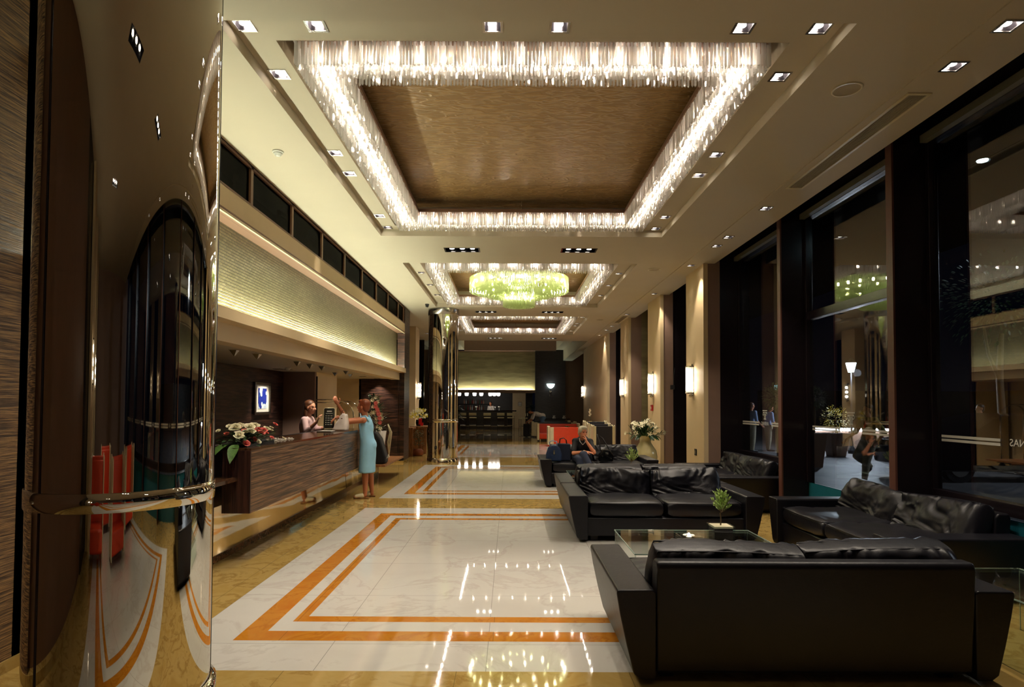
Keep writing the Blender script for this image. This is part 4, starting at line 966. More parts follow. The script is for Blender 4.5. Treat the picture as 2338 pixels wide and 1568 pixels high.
# bowl sconce on the dark end wall
t = thing('bowl_sconce', 'pale green glowing bowl sconce on the dark end wall', 'wall lamp', (2.39, 35.7, 2.6))
s = MB(); s.lathe([(.02, -.20), (.10, -.17), (.19, -.08), (.24, .06), (.22, .06), (.16, -.06), (.02, -.15)], (2.39, 35.55, 2.66), 28, cap=False); build('bowl', s, M['bowl'], t, smooth=True)
s = MB(); s.tube([(2.39, 35.55, 2.46), (2.39, 35.62, 2.30), (2.39, 35.78, 2.30)], .02, 8); s.cyl((2.39, 35.76, 2.3), (2.39, 35.8, 2.3), .06); build('bracket', s, M['chrome_soft'], t)
for dx in (-.05, .05): s = MB(); s.cyl((2.39+dx, 35.6, 2.3), (2.39+dx, 35.6, 1.98), .008, seg=6); build('pendant_rod', s, M['chrome_soft'], t)
# call point, socket, door handle, ceiling cable
t = thing('fire_call_point', 'small red fire call point on the second beige pillar', 'call point', (3.475, 14.9, 1.47))
s = MB(); s.box(3.44, 3.48, 14.82, 14.98, 1.40, 1.54); build('box', s, M['redplastic'], t, bevel=.008); s = MB(); s.box(3.437, 3.441, 14.87, 14.93, 1.44, 1.50); build('glass', s, M['white'], t)
t = thing('power_socket', 'dark power socket low on the nearest beige pillar', 'socket', (3.475, 11.45, .67))
s = MB(); s.box(3.466, 3.48, 11.39, 11.51, .61, .73); build('plate', s, M['black'], t, bevel=.004); s = MB(); s.box(3.462, 3.467, 11.42, 11.48, .64, .70); build('insert', s, M['chrome_soft'], t)
t = thing('alarm_box', 'small black box with a hanging cable on the brown reveal between the first two pillars', 'box', (3.74, 14.0, 1.95))
s = MB(); s.box(3.70, 3.78, 14.02, 14.1, 1.90, 2.0); build('housing', s, M['black'], t); s = MB(); s.tube([(3.77, 14.06, 2.0), (3.765, 14.05, 2.2), (3.79, 14.05, 2.4)], .006, 5); build('cable', s, M['black'], t)
t = thing('door_handle_set', 'chrome push bar handle on the dark glass door between the first two pillars', 'handle', (4.1, 13.2, 1.05))
s = MB(); s.box(4.08, 4.11, 12.9, 13.6, 1.18, 1.2); s.box(4.08, 4.11, 12.9, 13.6, 1.22, 1.24); build('push_bar', s, M['frost'], t); s = MB(); s.tube([(4.07, 13.2, 1.0), (4.05, 13.2, 1.05), (4.05, 13.2, 1.35), (4.07, 13.2, 1.4)], .012, 8); build('lever', s, M['chrome'], t)

# ------------------------------------------------------------------ vase with lilies by the pillars
def petal_flower(mb, c, d, size, n=6, open_=1.0, rnd=random, cup=.35):
    d = Vector(d).normalized(); a = d.orthogonal().normalized(); b_ = d.cross(a); c = Vector(c)
    for k in range(n):
        t_ = 2*math.pi*k/n+rnd.uniform(-.15, .15); o = (a*math.cos(t_)+b_*math.sin(t_)); side = d.cross(o)
        p0 = c; p1 = c+o*size*.45*open_+d*size*cup; p2 = c+o*size*open_+d*size*cup*.9; w_ = size*.26
        mb.add([p0, p1+side*w_, p2, p1-side*w_, p1+d*size*-.05], [(0, 1, 4), (1, 2, 4), (2, 3, 4), (3, 0, 4)])
def rose(mb, c, d, r, rnd):
    d = Vector(d).normalized(); a = d.orthogonal().normalized(); b_ = d.cross(a); c = Vector(c)
    for layer in range(4):
        rr = r*(.28+.24*layer); n = 3+layer*1; h = r*(1.1-.16*layer)
        for k in range(n):
            t0 = 2*math.pi*(k/n)+layer*.7; vs = []; m = 5
            for j, (f, g) in enumerate(((.25, -.35), (.8, .15), (1.0, .7), (1.12+.06*layer, 1.0))):
                for i in range(m):
                    tt = t0+(i/(m-1)-.5)*2*math.pi/n*1.35; q = rr*f*(1-.05*abs(i-2)); vs.append(c+(a*math.cos(tt)+b_*math.sin(tt))*q+d*(h*g*.62-(.06*r*abs(i-2) if j == 3 else 0)))
            fs = [(j*m+i, j*m+i+1, (j+1)*m+i+1, (j+1)*m+i) for j in range(3) for i in range(m-1)]; mb.add(vs, fs)
    mb.ell(c+d*r*.2, (r*.3, r*.3, r*.42), u=8, v=6)
def leaf(mb, p, d, L, w_, up=(0, 0, 1), droop=.2):
    d = Vector(d).normalized(); p = Vector(p); s_ = d.cross(Vector(up)); s_ = s_.normalized() if s_.length > 1e-4 else Vector((1, 0, 0)); vs = []; m = 6
    for k in range(m+1):
        f = k/m; q = p+d*L*f-Vector((0, 0, droop*L*f*f)); ww = w_*math.sin(math.pi*min(1, f*.97+.03))**.8; vs += [q-s_*ww+Vector((0, 0, ww*.25)), q, q+s_*ww+Vector((0, 0, ww*.25))]
    mb.add(vs, [(k*3+i, k*3+i+1, k*3+i+4, k*3+i+3) for k in range(m) for i in range(2)])
rnd = random.Random(11); VX, VY = 3.0, 13.55
t = thing('lily_vase', 'tall cream ceramic floor vase of white lilies in front of the second pillar', 'vase', (VX, VY, 0))
s = MB(); s.lathe([(q*.76, z*.85) for q, z in [(.18, 0), (.20, .02), (.27, .14), (.33, .32), (.345, .48), (.31, .64), (.22, .76), (.165, .84), (.16, .92), (.20, .99), (.235, 1.02), (.22, 1.02), (.15, .94), (.14, .84)]], (VX, VY, 0), 48, cap=False); s.lathe([(.0, .005), (.13, .005)], (VX, VY, 0), 24, cap=False); build('vase_body', s, M['ceramic'], t, smooth=True)
st = MB(); lf = MB(); fw = []
for k in range(60):
    a = rnd.uniform(0, 6.28); el = rnd.uniform(.25, 1.5); L = rnd.uniform(.25, .42); d = Vector((math.cos(a)*math.cos(el), math.sin(a)*math.cos(el), math.sin(el))); b0 = Vector((VX, VY, .80)); e_ = b0+Vector((d.x*.34, d.y*.34, d.z*.30))*1.0+d*(L-.3)
    st.tube([b0, (b0+e_)/2+Vector((0, 0, .03)), e_], .004, 4)
    for j in range(5): q = b0.lerp(e_, rnd.uniform(.3, 1)); leaf(lf, q, d+Vector((rnd.uniform(-.8, .8), rnd.uniform(-.8, .8), rnd.uniform(-.2, .6))), rnd.uniform(.09, .16), .014)
    fw.append((e_, d))
for k in range(30): a = rnd.uniform(0, 6.28); leaf(lf, (VX+.16*math.cos(a), VY+.16*math.sin(a), .88), (math.cos(a), math.sin(a), .1), .22, .03, droop=.6)
build('stems', st, M['leaf'], t, kind='stuff'); build('foliage', lf, M['leafdark'], t)
for k in range(30):
    e_, d = fw[k]; s = MB(); petal_flower(s, e_, d+Vector((0, -.5, -.1)), .065, 6, 1, rnd); build('lily', s, M['petal_w'], t)
# ------------------------------------------------------------------ flowers on the reception counter
rnd = random.Random(4)
t = thing('flower_arrangement', 'low arrangement of cream and coral roses on the near end of the counter', 'flowers', (-2.62, 6.0, 1.112))
ROS = [(-.03, .25, .20, 'petal_w', .06), (-.08, -.02, .19, 'petal_w', .065), (.02, -.12, .11, 'petal_w', .062), (.0, .10, .19, 'petal_w', .062), (-.12, .12, .2, 'petal_w', .06), (.06, .02, .14, 'petal_w', .055),
       (.10, .14, .12, 'petal_p', .045), (.07, .25, .15, 'petal_p', .042), (.12, .32, .05, 'petal_p', .034), (.13, -.18, .03, 'petal_p', .042), (-.20, -.22, .07, 'petal_p', .038), (.02, .40, .1, 'petal_p', .032),
       (.15, .0, .03, 'petal_w', .032), (.02, .50, .13, 'petal_w', .03), (.16, .50, .03, 'petal_w', .028), (-.2, -.1, .16, 'petal_w', .028), (.06, .42, .17, 'petal_w', .028)]
rr2 = random.Random(31)
for k in range(16): ROS.append((rr2.uniform(-.17, .12), rr2.uniform(-.08, .42), rr2.uniform(.06, .21), 'petal_w' if rr2.random() < .62 else 'petal_p', rr2.uniform(.03, .05)))
for dx, dy, dz, mt, r in ROS:
    s = MB(); rose(s, (-2.72+dx, 6.30+dy*1.35, 1.12+dz*.9), (dx*2+.35, dy-.5, .8), r*.74, rnd); build('rose', s, M[mt], t, smooth=True)
lf = MB()
for k in range(220):
    a = rnd.uniform(0, 6.28); rr = rnd.uniform(.02, .26); leaf(lf, (-2.72+rr*math.cos(a)*.75, 6.38+rr*math.sin(a)*1.7, 1.115+rnd.uniform(.01, .12)), (math.cos(a), math.sin(a), rnd.uniform(.0, .7)), rnd.uniform(.06, .11), .018)
build('foliage', lf, M['leafdark'], t)
lf = MB(); leaf(lf, (-2.70, 5.98, 1.14), (-.22, -.42, .05), .30, .06, droop=.75); leaf(lf, (-2.66, 5.99, 1.14), (.05, -.35, -.05), .20, .05, droop=.7); build('broad_leaf', lf, M['leaf'], t, smooth=True)
lf = MB()
for k in range(5): leaf(lf, (-2.86+.03*k, 6.05+.03*k, 1.26), (.5, .8, .45), .34, .006, droop=.5)
build('grass_blade', lf, M['leaf'], t)
s = MB(); s.box(-2.84, -2.58, 6.05, 6.75, 1.113, 1.14); build('tray', s, M['black'], t)
# tall arrangement at the end of the counter
rnd = random.Random(9); FX, FY = -2.74, 12.85
t = thing('tall_flower_arrangement', 'tall cascading arrangement of coral gerberas and white lilies behind the guest in blue', 'flowers', (FX, FY, .375))
s = MB(); s.lathe([(.11, 0), (.12, .02), (.14, .35), (.17, .60), (.16, .60), (.02, .58)], (FX, FY, .375), 24, cap=False); build('vase', s, M['whitecloth'], t, smooth=True)
lf = MB(); st = MB()
for k in range(300):
    f = rnd.random(); z = .95+f*.75; wdt = .27*(1-f*.45); a = rnd.uniform(0, 6.28); rr = rnd.uniform(0, wdt); p = (FX+rr*math.cos(a)*.9-.12*f, FY+rr*math.sin(a)*.6, z)
    leaf(lf, p, (math.cos(a), math.sin(a), rnd.uniform(.1, 1.2)), rnd.uniform(.08, .16), .016)
for k in range(10): st.tube([(FX, FY, .95), (FX+rnd.uniform(-.1, .1), FY, 1.3), (FX-.1+rnd.uniform(-.12, .12), FY, 1.68)], .005, 4)
build('foliage', lf, M['leafdark'], t); build('stems', st, M['leaf'], t, kind='stuff')
for i, (px, pz) in enumerate(((858, 922), (858, 930), (862, 936), (864, 943), (865, 947), (867, 956), (868, 966))):
    s = MB(); c_ = ((px-1163)/1400*12.6, 12.6, 1.55+(922-pz)/1400*12.6)
    for rr_, op in ((.052, 1.), (.035, .7)): petal_flower(s, c_, (.1, -1, .25), rr_, 14, 1, rnd, .12)
    s.ell(c_, (.012, .008, .012), u=8, v=5); build('gerbera', s, M['petal_p'], t)
for i in range(20):
    s = MB(); f = rnd.random(); a = rnd.uniform(3.3, 6.1); c_ = (FX-.1*f+rnd.uniform(-.24, .22)*(1-f*.5), FY-.2, .98+f*.72); petal_flower(s, c_, (rnd.uniform(-.6, .6), -1, .3), .055, 6, 1, rnd); build('lily', s, M['petal_w'], t)
s = MB()
for k in range(3): s.tube([(FX+.22, FY-.1, 1.12), (FX+.26+.02*k, FY-.1, .95), (FX+.22+.03*k, FY-.12, .75), (FX+.25, FY-.1, .45+.02*k)], .012, 6)
build('trailing_fabric', s, M['cream'], t, smooth=True)
t = thing('travel_bag', 'tall black travel bag leaning below the flowers behind the guest in blue', 'bag', (-2.6, 12.05, .375))
s = MB(); s.prism([(-2.80, .377), (-2.40, .377), (-2.39, .50), (-2.50, .86), (-2.60, 1.0), (-2.80, .99)], 'y', 11.9, 12.2); build('body', s, M['blackcloth'], t, bevel=.04, bseg=3)
s = MB(); s.tube([(-2.72, 12.05, .97), (-2.70, 12.05, 1.1), (-2.66, 12.05, 1.12), (-2.62, 12.05, .97)], .01, 6); build('handle', s, M['black'], t, smooth=True)
s = MB(); s.prism([(-2.40, .47), (-2.34, .50), (-2.36, .56)], 'y', 12.0, 12.04); build('tag', s, M['white'], t)
# white bag on the counter (standing beside the sign)
t = thing('plastic_bag', 'crumpled white carrier bag on the counter in front of the guest', 'bag', (-2.68, 9.75, 1.112))
s = MB(); rings_ = []
for k in range(9):
    f = k/8; rx = .125*(1-.25*f)-.05*f*f; ry = .10*(1-.65*f); rings_.append([(-2.68+.06*f+rx*sgn(math.cos(a), .6)+.008*noise.noise(Vector((a*2, f*6, 1))), 9.75+ry*sgn(math.sin(a), .6)+.010*noise.noise(Vector((a*2, f*6, 5))), 1.113+.265*f+.012*math.sin(a*3)*f) for a in [2*math.pi*i/28 for i in range(28)]])
s.ring(rings_); build('body', s, M['bagwhite'], t, smooth=True)
s = MB(); s.tube([(-2.66, 9.72, 1.37), (-2.64, 9.71, 1.43), (-2.58, 9.71, 1.44), (-2.56, 9.73, 1.37)], .006, 6); build('handle', s, M['brownpaint'], t)
s = MB()
for k, dx in enumerate((-.06, -.02, .03)): s.box(-2.68+dx, -2.68+dx+.025, 9.655, 9.66, 1.30, 1.318)
build('printed_mark', s, M['brownpaint'], t)

# ------------------------------------------------------------------ concierge desks with orchids (left, behind the wood wall)
t = thing('concierge_desk', 'warm wooden desk panel beside the far mirror column', 'desk', (-3.0, 18.5, 0))
s = MB(); s.box(-3.05, -2.82, 17.95, 18.0, 0, .84); s.box(-3.05, -2.82, 18.0, 18.6, .79, .84); build('end_panel', s, M['oak'], t)
s = MB(); s.box(-3.6, -2.95, 17.7, 18.0, .70, .74); s.box(-3.6, -3.05, 17.9, 18.0, 0, .60); build('side_shelf', s, M['oak'], t)
t = thing('display_counter', 'pale wooden counter carrying the yellow orchids', 'counter', (-2.75, 19.2, 0))
s = MB(); s.box(-3.0, -2.55, 18.9, 19.0, 0, .80); build('front_panel', s, M['oak'], t); s = MB(); s.box(-3.05, -2.45, 18.8, 19.7, .80, .85); build('worktop', s, M['oak'], t)
rnd = random.Random(2)
t = thing('orchid_bouquet', 'bouquet of yellow and cream orchids with a red ribbon on the display counter', 'flowers', (-2.85, 18.95, .85))
s = MB(); s.lathe([(.07, 0), (.09, .1), (.08, .2), (.07, .2), (.02, .19)], (-2.82, 19.1, .85), 18, cap=False); build('pot', s, M['blackgloss'], t, smooth=True)
fy, fc, sm = MB(), MB(), MB()
for k in range(90):
    a = rnd.uniform(0, 6.28); el = rnd.uniform(.15, 1.5); L = rnd.uniform(.2, .42); e_ = Vector((-2.82+math.cos(a)*math.cos(el)*L*1.0, 19.1+math.sin(a)*math.cos(el)*L*.6, 1.08+math.sin(el)*L*.75))
    petal_flower(fy if k % 2 else fc, e_, (rnd.uniform(-.5, .5), -1, .3), .045, 5, 1, rnd)
    if k % 6 == 0: sm.tube([(-2.82, 19.1, 1.02), tuple(e_)], .004, 4)
build('yellow_orchids', fy, M['petal_y'], t, kind='stuff'); build('cream_orchids', fc, M['petal_w'], t, kind='stuff'); build('stems', sm, M['leaf'], t, kind='stuff')
s = MB(); s.box(-2.80, -2.70, 18.97, 18.99, .90, 1.10); s.box(-2.74, -2.66, 18.96, 18.98, .86, .96); build('ribbon', s, M['ribbon'], t)
t = thing('potted_shrub', 'small leafy shrub in a terracotta pot in front of the display counter', 'potted plant', (-2.72, 18.3, 0))
s = MB(); s.lathe([(.13, 0), (.17, .04), (.17, .14), (.12, .2)], (-2.72, 18.3, 0), 18); build('pot', s, M['terracotta'], t, smooth=True)
s = MB(); s.tube([(-2.72, 18.3, .18), (-2.70, 18.3, .4), (-2.75, 18.3, .62)], .012, 6); build('trunk', s, M['bark'], t)
lf = MB()
for k in range(220): a = rnd.uniform(0, 6.28); z = rnd.uniform(.3, .78); rr = rnd.uniform(0, .2); leaf(lf, (-2.74+rr*math.cos(a), 18.3+rr*math.sin(a), z), (math.cos(a), math.sin(a), rnd.uniform(-.2, .8)), .07, .015)
build('foliage', lf, M['leafdark'], t)

# ------------------------------------------------------------------ booth benches
def booth(label, seat, loc, w=1.7, h=.70, rz=0, cap='cream', group='booth benches before the bar'):
    """high-backed bench, back toward -Y, seat toward +Y, scalloped end caps"""
    t = thing('booth_bench', label, 'bench', loc, rz, group, world=False); d = .62
    s = MB(); s.box(-w/2, w/2, 0, .10, .06, h); s.box(-w/2, w/2, .10, .12, .3, h-.04); build('back', s, M[seat], t, bevel=.015)
    s = MB(); s.box(-w/2, w/2, .10, d, .10, .34); build('seat', s, M[seat], t, bevel=.03, bseg=3)
    for sg in (-1, 1):
        pr = []
        n = 12
        for k in range(n+1):
            f = k/n; pr.append((f*d, h+.02-.045*math.sin(math.pi*f)**2*(1 if f < 2 else 0)+.03*abs(math.sin(2*math.pi*f))))
        pr = [(0, .06)]+pr+[(d, .06)]
        s = MB(); s.prism(pr, 'x', sg*w/2, sg*(w/2+.055*w)); build('side_cap', s, M[cap], t, bevel=.006)
        s = MB(); s.prism([(.0, .06), (.03, .06), (.03, h), (.0, h)], 'x', sg*(w/2-.085*w), sg*w/2); 
        s.v = [(x, y-.031, z) for x, y, z in s.v]; build('end_strip', s, M[cap], t, bevel=.004)
        for yy in (.06, d-.06): s = MB(); s.cyl((sg*(w/2-.05), yy, 0), (sg*(w/2-.05), yy, .1), .015, seg=8); build('leg', s, M['chrome'], t)
    return t
booth('bright orange booth bench with cream ends, nearest to the seated woman', 'orange', (2.28, 22.6, 0), 1.55, .70)
booth('orange booth bench facing the camera behind the nearest orange one', 'orange', (2.05, 26.1, 0), 1.6, .72, math.pi)
booth('navy booth bench with cream ends behind the two orange ones', 'navyleather', (2.1, 28.7, 0), 1.9, .70)
booth('rearmost navy booth bench with cream ends at the right of the bar', 'navyleather', (2.0, 31.2, 0), 1.9, .70, math.pi)
booth('front bench of the row of dark high-backed benches by the right pillars', 'navyleather', (3.0, 19.4, 0), .62, .86, group='dark benches by the pillars')
booth('middle bench of the row of dark high-backed benches by the right pillars', 'navyleather', (2.98, 20.25, 0), .66, .90, group='dark benches by the pillars')
booth('rear bench of the row of dark high-backed benches by the right pillars', 'navyleather', (2.98, 21.1, 0), .7, .95, group='dark benches by the pillars')
booth('dark red booth bench with cream ends beside the far mirror column', 'orange', (-2.5, 25.5, 0), .9, .78, math.pi/2)
booth('second booth bench with cream ends left of the bar', 'navyleather', (-2.5, 27.0, 0), .9, .78, math.pi/2)
# orange seats behind the camera, seen in the mirror column
for i, (x, y) in enumerate(((-1.9, -1.6), (-.2, -1.2), (1.6, -2.2), (-1.0, -3.2))):
    booth('orange bench behind the camera, ' + ('leftmost', 'in the middle', 'by the windows', 'farthest back')[i], 'orange', (x, y, 0), 1.0, 1.0, group='benches behind the camera')
t = thing('orchid_plant', 'slender white orchid in a small pot by the dark benches', 'potted plant', (3.1, 23.9, 0))
OX, OY = .15, .9
s = MB(); s.box(2.75+OX, 3.15+OX, 22.9+OY, 23.3+OY, 0, .78); build('pedestal', s, M['wengedark'], t); s = MB(); s.lathe([(.05, 0), (.07, .12), (.06, .12), (.02, .11)], (3.0+OX, 22.95+OY, .781), 14, cap=False); build('pot', s, M['ceramic'], t)
s = MB(); s.tube([(3.0+OX, 22.95+OY, .88), (3.0+OX, 22.95+OY, 1.2), (2.96+OX, 22.95+OY, 1.36)], .005, 5); build('stem', s, M['leaf'], t)
for k in range(6): s = MB(); petal_flower(s, (3.0+OX+rnd.uniform(-.06, .03), 22.93+OY, 1.12+k*.045), (0, -1, .2), .05, 5, 1, rnd); build('blossom', s, M['petal_w'], t)
t = thing('flower_pot', 'small green plant on the table between the orange benches', 'potted plant', (2.3, 24.3, .55))
s = MB(); s.box(2.1, 2.5, 24.1, 24.5, .52, .55); s.cyl((2.3, 24.3, 0), (2.3, 24.3, .52), .03); build('table_stand', s, M['black'], t)
lf = MB()
for k in range(60): a = rnd.uniform(0, 6.28); leaf(lf, (2.3, 24.3, .62), (math.cos(a), math.sin(a), rnd.uniform(.1, 1)), .14, .02)
build('foliage', lf, M['leaf'], t); s = MB(); s.lathe([(.05, 0), (.06, .08)], (2.3, 24.3, .55), 12); build('pot', s, M['ceramic'], t)

# ------------------------------------------------------------------ bar
t = thing('bar_counter', 'long dark bar counter at the end of the hall', 'bar', (-1.2, 37, 0))
s = MB(); s.box(-4.4, .15, 36.9, 37.5, 0, 1.10); build('front', s, M['wengedark'], t); s = MB(); s.box(-4.5, .42, 36.75, 37.6, 1.10, 1.17); build('bar_top', s, M['blackgloss'], t)
s = MB(); s.tube([(-4.4, 36.8, .22), (.1, 36.8, .22)], .02, 8); build('foot_rail', s, M['chrome_soft'], t)
st0 = None
for i, x in enumerate((-2.75, -2.15, -1.30, -.50, .08)):
    if st0 is None:
        t = thing('bar_stool', '', 'stool', (x, 36.2, 0), group='stools along the bar', world=False)
        s = MB(); s.box(-.21, .21, -.19, .19, .70, .76); build('seat', s, M['cream'], t, bevel=.02); s = MB(); s.box(-.22, .22, -.22, -.18, .86, 1.02); build('backrest', s, M['cream'], t, bevel=.012)
        for a in (-.2, .2):
            for b_ in (-.2, .17): s = MB(); s.cyl((a, b_, 0), (a, b_, .72 if b_ > 0 else .95), .011, seg=6); build('leg', s, M['chrome_soft'], t)
        s = MB(); s.tube([(-.2, -.2, .28), (.2, -.2, .28), (.2, .17, .28), (-.2, .17, .28)], .009, 5, closed=True); build('foot_rest', s, M['chrome_soft'], t); st0 = t
    else: t = dup(st0, (x, 36.2, 0))
    t['label'] = 'cream padded bar stool at the long bar, ' + ['leftmost beside the far column', 'second from the left', 'middle of the five', 'second from the right', 'rightmost before the bar end'][i]
for i, (x, y) in enumerate(((.85, 35.4), (.72, 34.7))): dup(st0, (x, y, 0), math.pi/2, 'bar stool standing apart at the right of the bar, ' + ('rear one', 'front one')[i])
for i, x in enumerate((-3.0, -2.55, -2.08, -1.68, -1.14, -.90, -.66)):
    t = thing('pendant_lamp', 'glowing glass lamp above the bar, %s from the left' % ('first', 'second', 'third', 'fourth', 'fifth', 'sixth', 'seventh')[i], 'lamp', (x, 36.6, 2.1), group='lamps above the bar')
    s = MB(); s.lathe([(.06, -.10), (.10, -.06), (.115, .06), (.10, .08)], (x, 36.6, 2.12), 16); build('shade', s, M['barlamp'], t, smooth=True); s = MB(); s.cyl((x, 36.6, 2.19), (x, 36.6, 2.25), .03); build('holder', s, M['chrome_soft'], t)
t = thing('back_bar_shelf', 'dark bottle shelf on the wall behind the bar', 'shelf', (-1.9, 40, 0))
s = MB()
for z in (1.15, 1.55): s.box(-3.4, -1.2, 40.2, 40.5, z-.03, z); 
build('shelf_board', s, M['blackgloss'], t); s = MB(); s.box(-3.5, -1.1, 40.45, 40.5, 0, 2.1); build('back_board', s, M['wengedark'], t)
BC = [(120, 60, 40), (220, 170, 140), (60, 90, 50), (200, 200, 200), (150, 40, 30)]
for i, c_ in enumerate(BC): M['bt%d' % i] = plain('bottle_glass_%d' % i, c_, 0.1)
bot = None
for i in range(22):
    row = i % 2; x = -2.95+(i//2)*.125+rnd.uniform(-.02, .02); z = 1.151 if row == 0 else 1.551; h = rnd.uniform(.26, .34)
    s = MB(); s.lathe([(.035, 0), (.038, .02), (.038, h*.55), (.014, h*.72), (.014, h)], (x, 40.32, z), 10); o = build('bottle', s, M['bt%d' % (i % 5)], smooth=True)
    tag(o, 'bottle on the %s shelf behind the bar, %s from the left' % (('lower', 'upper')[row], ORD[i//2]), 'bottle', 'bottles on the %s shelf behind the bar' % ('lower', 'upper')[row])
for i, (x, lab) in enumerate(((-.62, 'white blender-like glass standing on the right half of the bar'), (-.86, 'small glass on the bar right of the bartender'), (-2.0, 'bright glass on the bar left of the bartender'))):
    s = MB(); s.lathe([(.05, 0), (.01, .02), (.01, .12), (.07, .17), (.08, .22), (.05, .23)], (x, 37.1, 1.171), 12); tag(build('cocktail_glass', s, M['white' if i != 1 else 'clearglass'], smooth=True), lab, 'glass')
t = thing('wall_notice', 'small framed notice on the pale wall right of the bar', 'notice', (.68, 39.55, 1.6)); s = MB(); s.box(.56, .80, 39.56, 39.6, 1.42, 1.68); build('frame', s, M['mauve'], t)
s = MB(); s.box(.58, .78, 39.55, 39.565, 1.45, 1.52); s.box(.58, .78, 39.55, 39.565, 1.56, 1.64); build('print', s, M['white'], t)
for (x, y, h_, lab) in ((1.30, 37.4, 1.9, 'dark palm at the right of the bar opening'), (-3.0, 36.0, 1.7, 'dark palm at the left end of the bar')):
    t = thing('palm_plant', lab, 'plant', (x, y-.6, 0)); s = MB(); s.lathe([(.15, 0), (.2, .4), (.17, .4)], (x, y-.6, 0), 16); build('pot', s, M['black'], t); s = MB(); s.tube([(x, y-.6, .38), (x, y-.6, h_*.7)], .025, 6); build('stem', s, M['bark'], t); lf = MB()
    for k in range(70): a = rnd.uniform(0, 6.28); leaf(lf, (x, y-.6, h_*rnd.uniform(.4, .8)), (math.cos(a), math.sin(a), rnd.uniform(.1, 1.2)), rnd.uniform(.3, .5), .03, droop=.6)
    build('fronds', lf, M['leafdark'], t)
t = thing('suitcase', 'black suitcase on the floor beside the far booth benches', 'suitcase', (.85, 28.9, 0)); s = MB(); s.box(.66, .98, 28.8, 29.1, .03, .62); build('shell', s, M['blackcloth'], t, bevel=.05, bseg=3)
s = MB(); s.tube([(.76, 28.9, .62), (.76, 28.9, .7), (.88, 28.9, .7), (.88, 28.9, .62)], .01, 6); build('handle', s, M['black'], t)
t = thing('breakfast_table', 'dark table with white napkins in front of the end wall', 'table', (2.6, 33.6, 0)); s = MB(); s.box(1.7, 3.3, 33.3, 34.0, .72, .76); build('table_top', s, M['blackgloss'], t); s = MB()
for x in (1.8, 3.2): s.box(x-.03, x+.03, 33.6, 33.7, 0, .72)
build('legs', s, M['black'], t)
for i, x in enumerate((2.45, 3.0)): s = MB(); s.lathe([(.09, 0), (.10, .05), (.05, .12), (.08, .17)], (x, 33.6, .761), 12); tag(build('folded_napkin', s, M['whitecloth']), 'white folded napkin on the dark far table, %s one' % ('left', 'right')[i], 'napkin')
# ------------------------------------------------------------------ people
def P(px, pz, Y):
    """world point at depth Y for a spot measured in the photograph (set-out helper)"""
    x, z = (px-1163.2)/1400*Y, 1.55+(922-pz)/1400*Y
    return Vector((x, Y, z))
def hand(mb, wrist, d, n, curl=.5, side=1, s=1.0):
    """palm and five fingers; d = direction of the fingers, n = back-of-hand normal, side = which side the thumb leaves"""
    d = Vector(d).normalized(); n = Vector(n); n = (n-d*n.dot(d)).normalized(); a = d.cross(n)*side; w = Vector(wrist)
    rot = Matrix((a, d, n)).transposed()
    mb.ell(w+d*.045*s, (.040*s, .052*s, .016*s), rot)
    for k, (off, L) in enumerate(((.030, .070), (.011, .080), (-.009, .074), (-.028, .058))):
        p = w+a*off*s+d*.082*s; dd = d.copy(); q = p
        for j in range(3):
            dd = (dd-n*curl*(.45+.25*j)).normalized(); e = q+dd*L*s*(.45, .32, .26)[j]; mb.cap_(q, e, (.0095-.001*j)*s, (.009-.001*j)*s, 8); q = e
    p = w+a*.030*s+d*.02*s; t1 = (a*.75+d*.6-n*.25).normalized(); e = p+t1*.045*s; mb.cap_(p, e, .013*s, .011*s, 8)
    t2 = (d*.9+a*.15-n*.45*curl).normalized(); mb.cap_(e, e+t2*.034*s, .0105*s, .009*s, 8)
def head(mb, c, face, up, s=1.0):
    """skull, jaw, nose, ears, lips as one mass; returns frame"""
    f = Vector(face).normalized(); u = Vector(up); u = (u-f*u.dot(f)).normalized(); r_ = f.cross(u); rot = Matrix((r_, f, u)).transposed(); c = Vector(c)
    at = lambda x, y, z: c+(r_*x+f*y+u*z)*s
    mb.ell(at(0, -.012, .025), (.073*s, .092*s, .088*s), rot, 18, 12)
    mb.ell(at(0, .022, -.035), (.054*s, .062*s, .074*s), rot, 16, 10)
    mb.ell(at(0, .052, -.092), (.024*s, .024*s, .020*s), rot)
    mb.cap_(at(0, .082, .012), at(0, .104, -.026), .0085*s, .014*s, 8); mb.ell(at(-.012, .092, -.03), (.009*s, .01*s, .008*s), rot); mb.ell(at(.012, .092, -.03), (.009*s, .01*s, .008*s), rot)
    mb.ell(at(0, .078, -.058), (.022*s, .012*s, .006*s), rot); mb.ell(at(0, .077, -.068), (.019*s, .012*s, .006*s), rot)
    for x in (-.033, .033): mb.ell(at(x, .055, -.018), (.022*s, .022*s, .02*s), rot); mb.ell(at(x*.95, .066, .028), (.022*s, .011*s, .007*s), rot)
    for x in (-.076, .076): mb.ell(at(x, -.006, -.008), (.009*s, .02*s, .032*s), rot)
    return at, rot
def face_bits(t, at, rot, s=1.0, body=None):
    for x in (-.03, .03):
        m_ = MB(); m_.ell(at(x, .0725, .006), (.0125*s, .0075*s, .0065*s), rot, 10, 7); build('eye', m_, M['eye'], t, smooth=True)
        m_ = MB(); m_.tube([at(x*.45, .083, .026), at(x*1.05, .082, .031), at(x*1.65, .068, .024)], .003*s, 5); build('eyebrow', m_, M['hair_dark'], t, smooth=True)
    m_ = MB(); m_.ell(at(0, .0865, -.0625), (.021*s, .0075*s, .008*s), rot, 12, 6); build('mouth', m_, M['lips'], t, smooth=True)
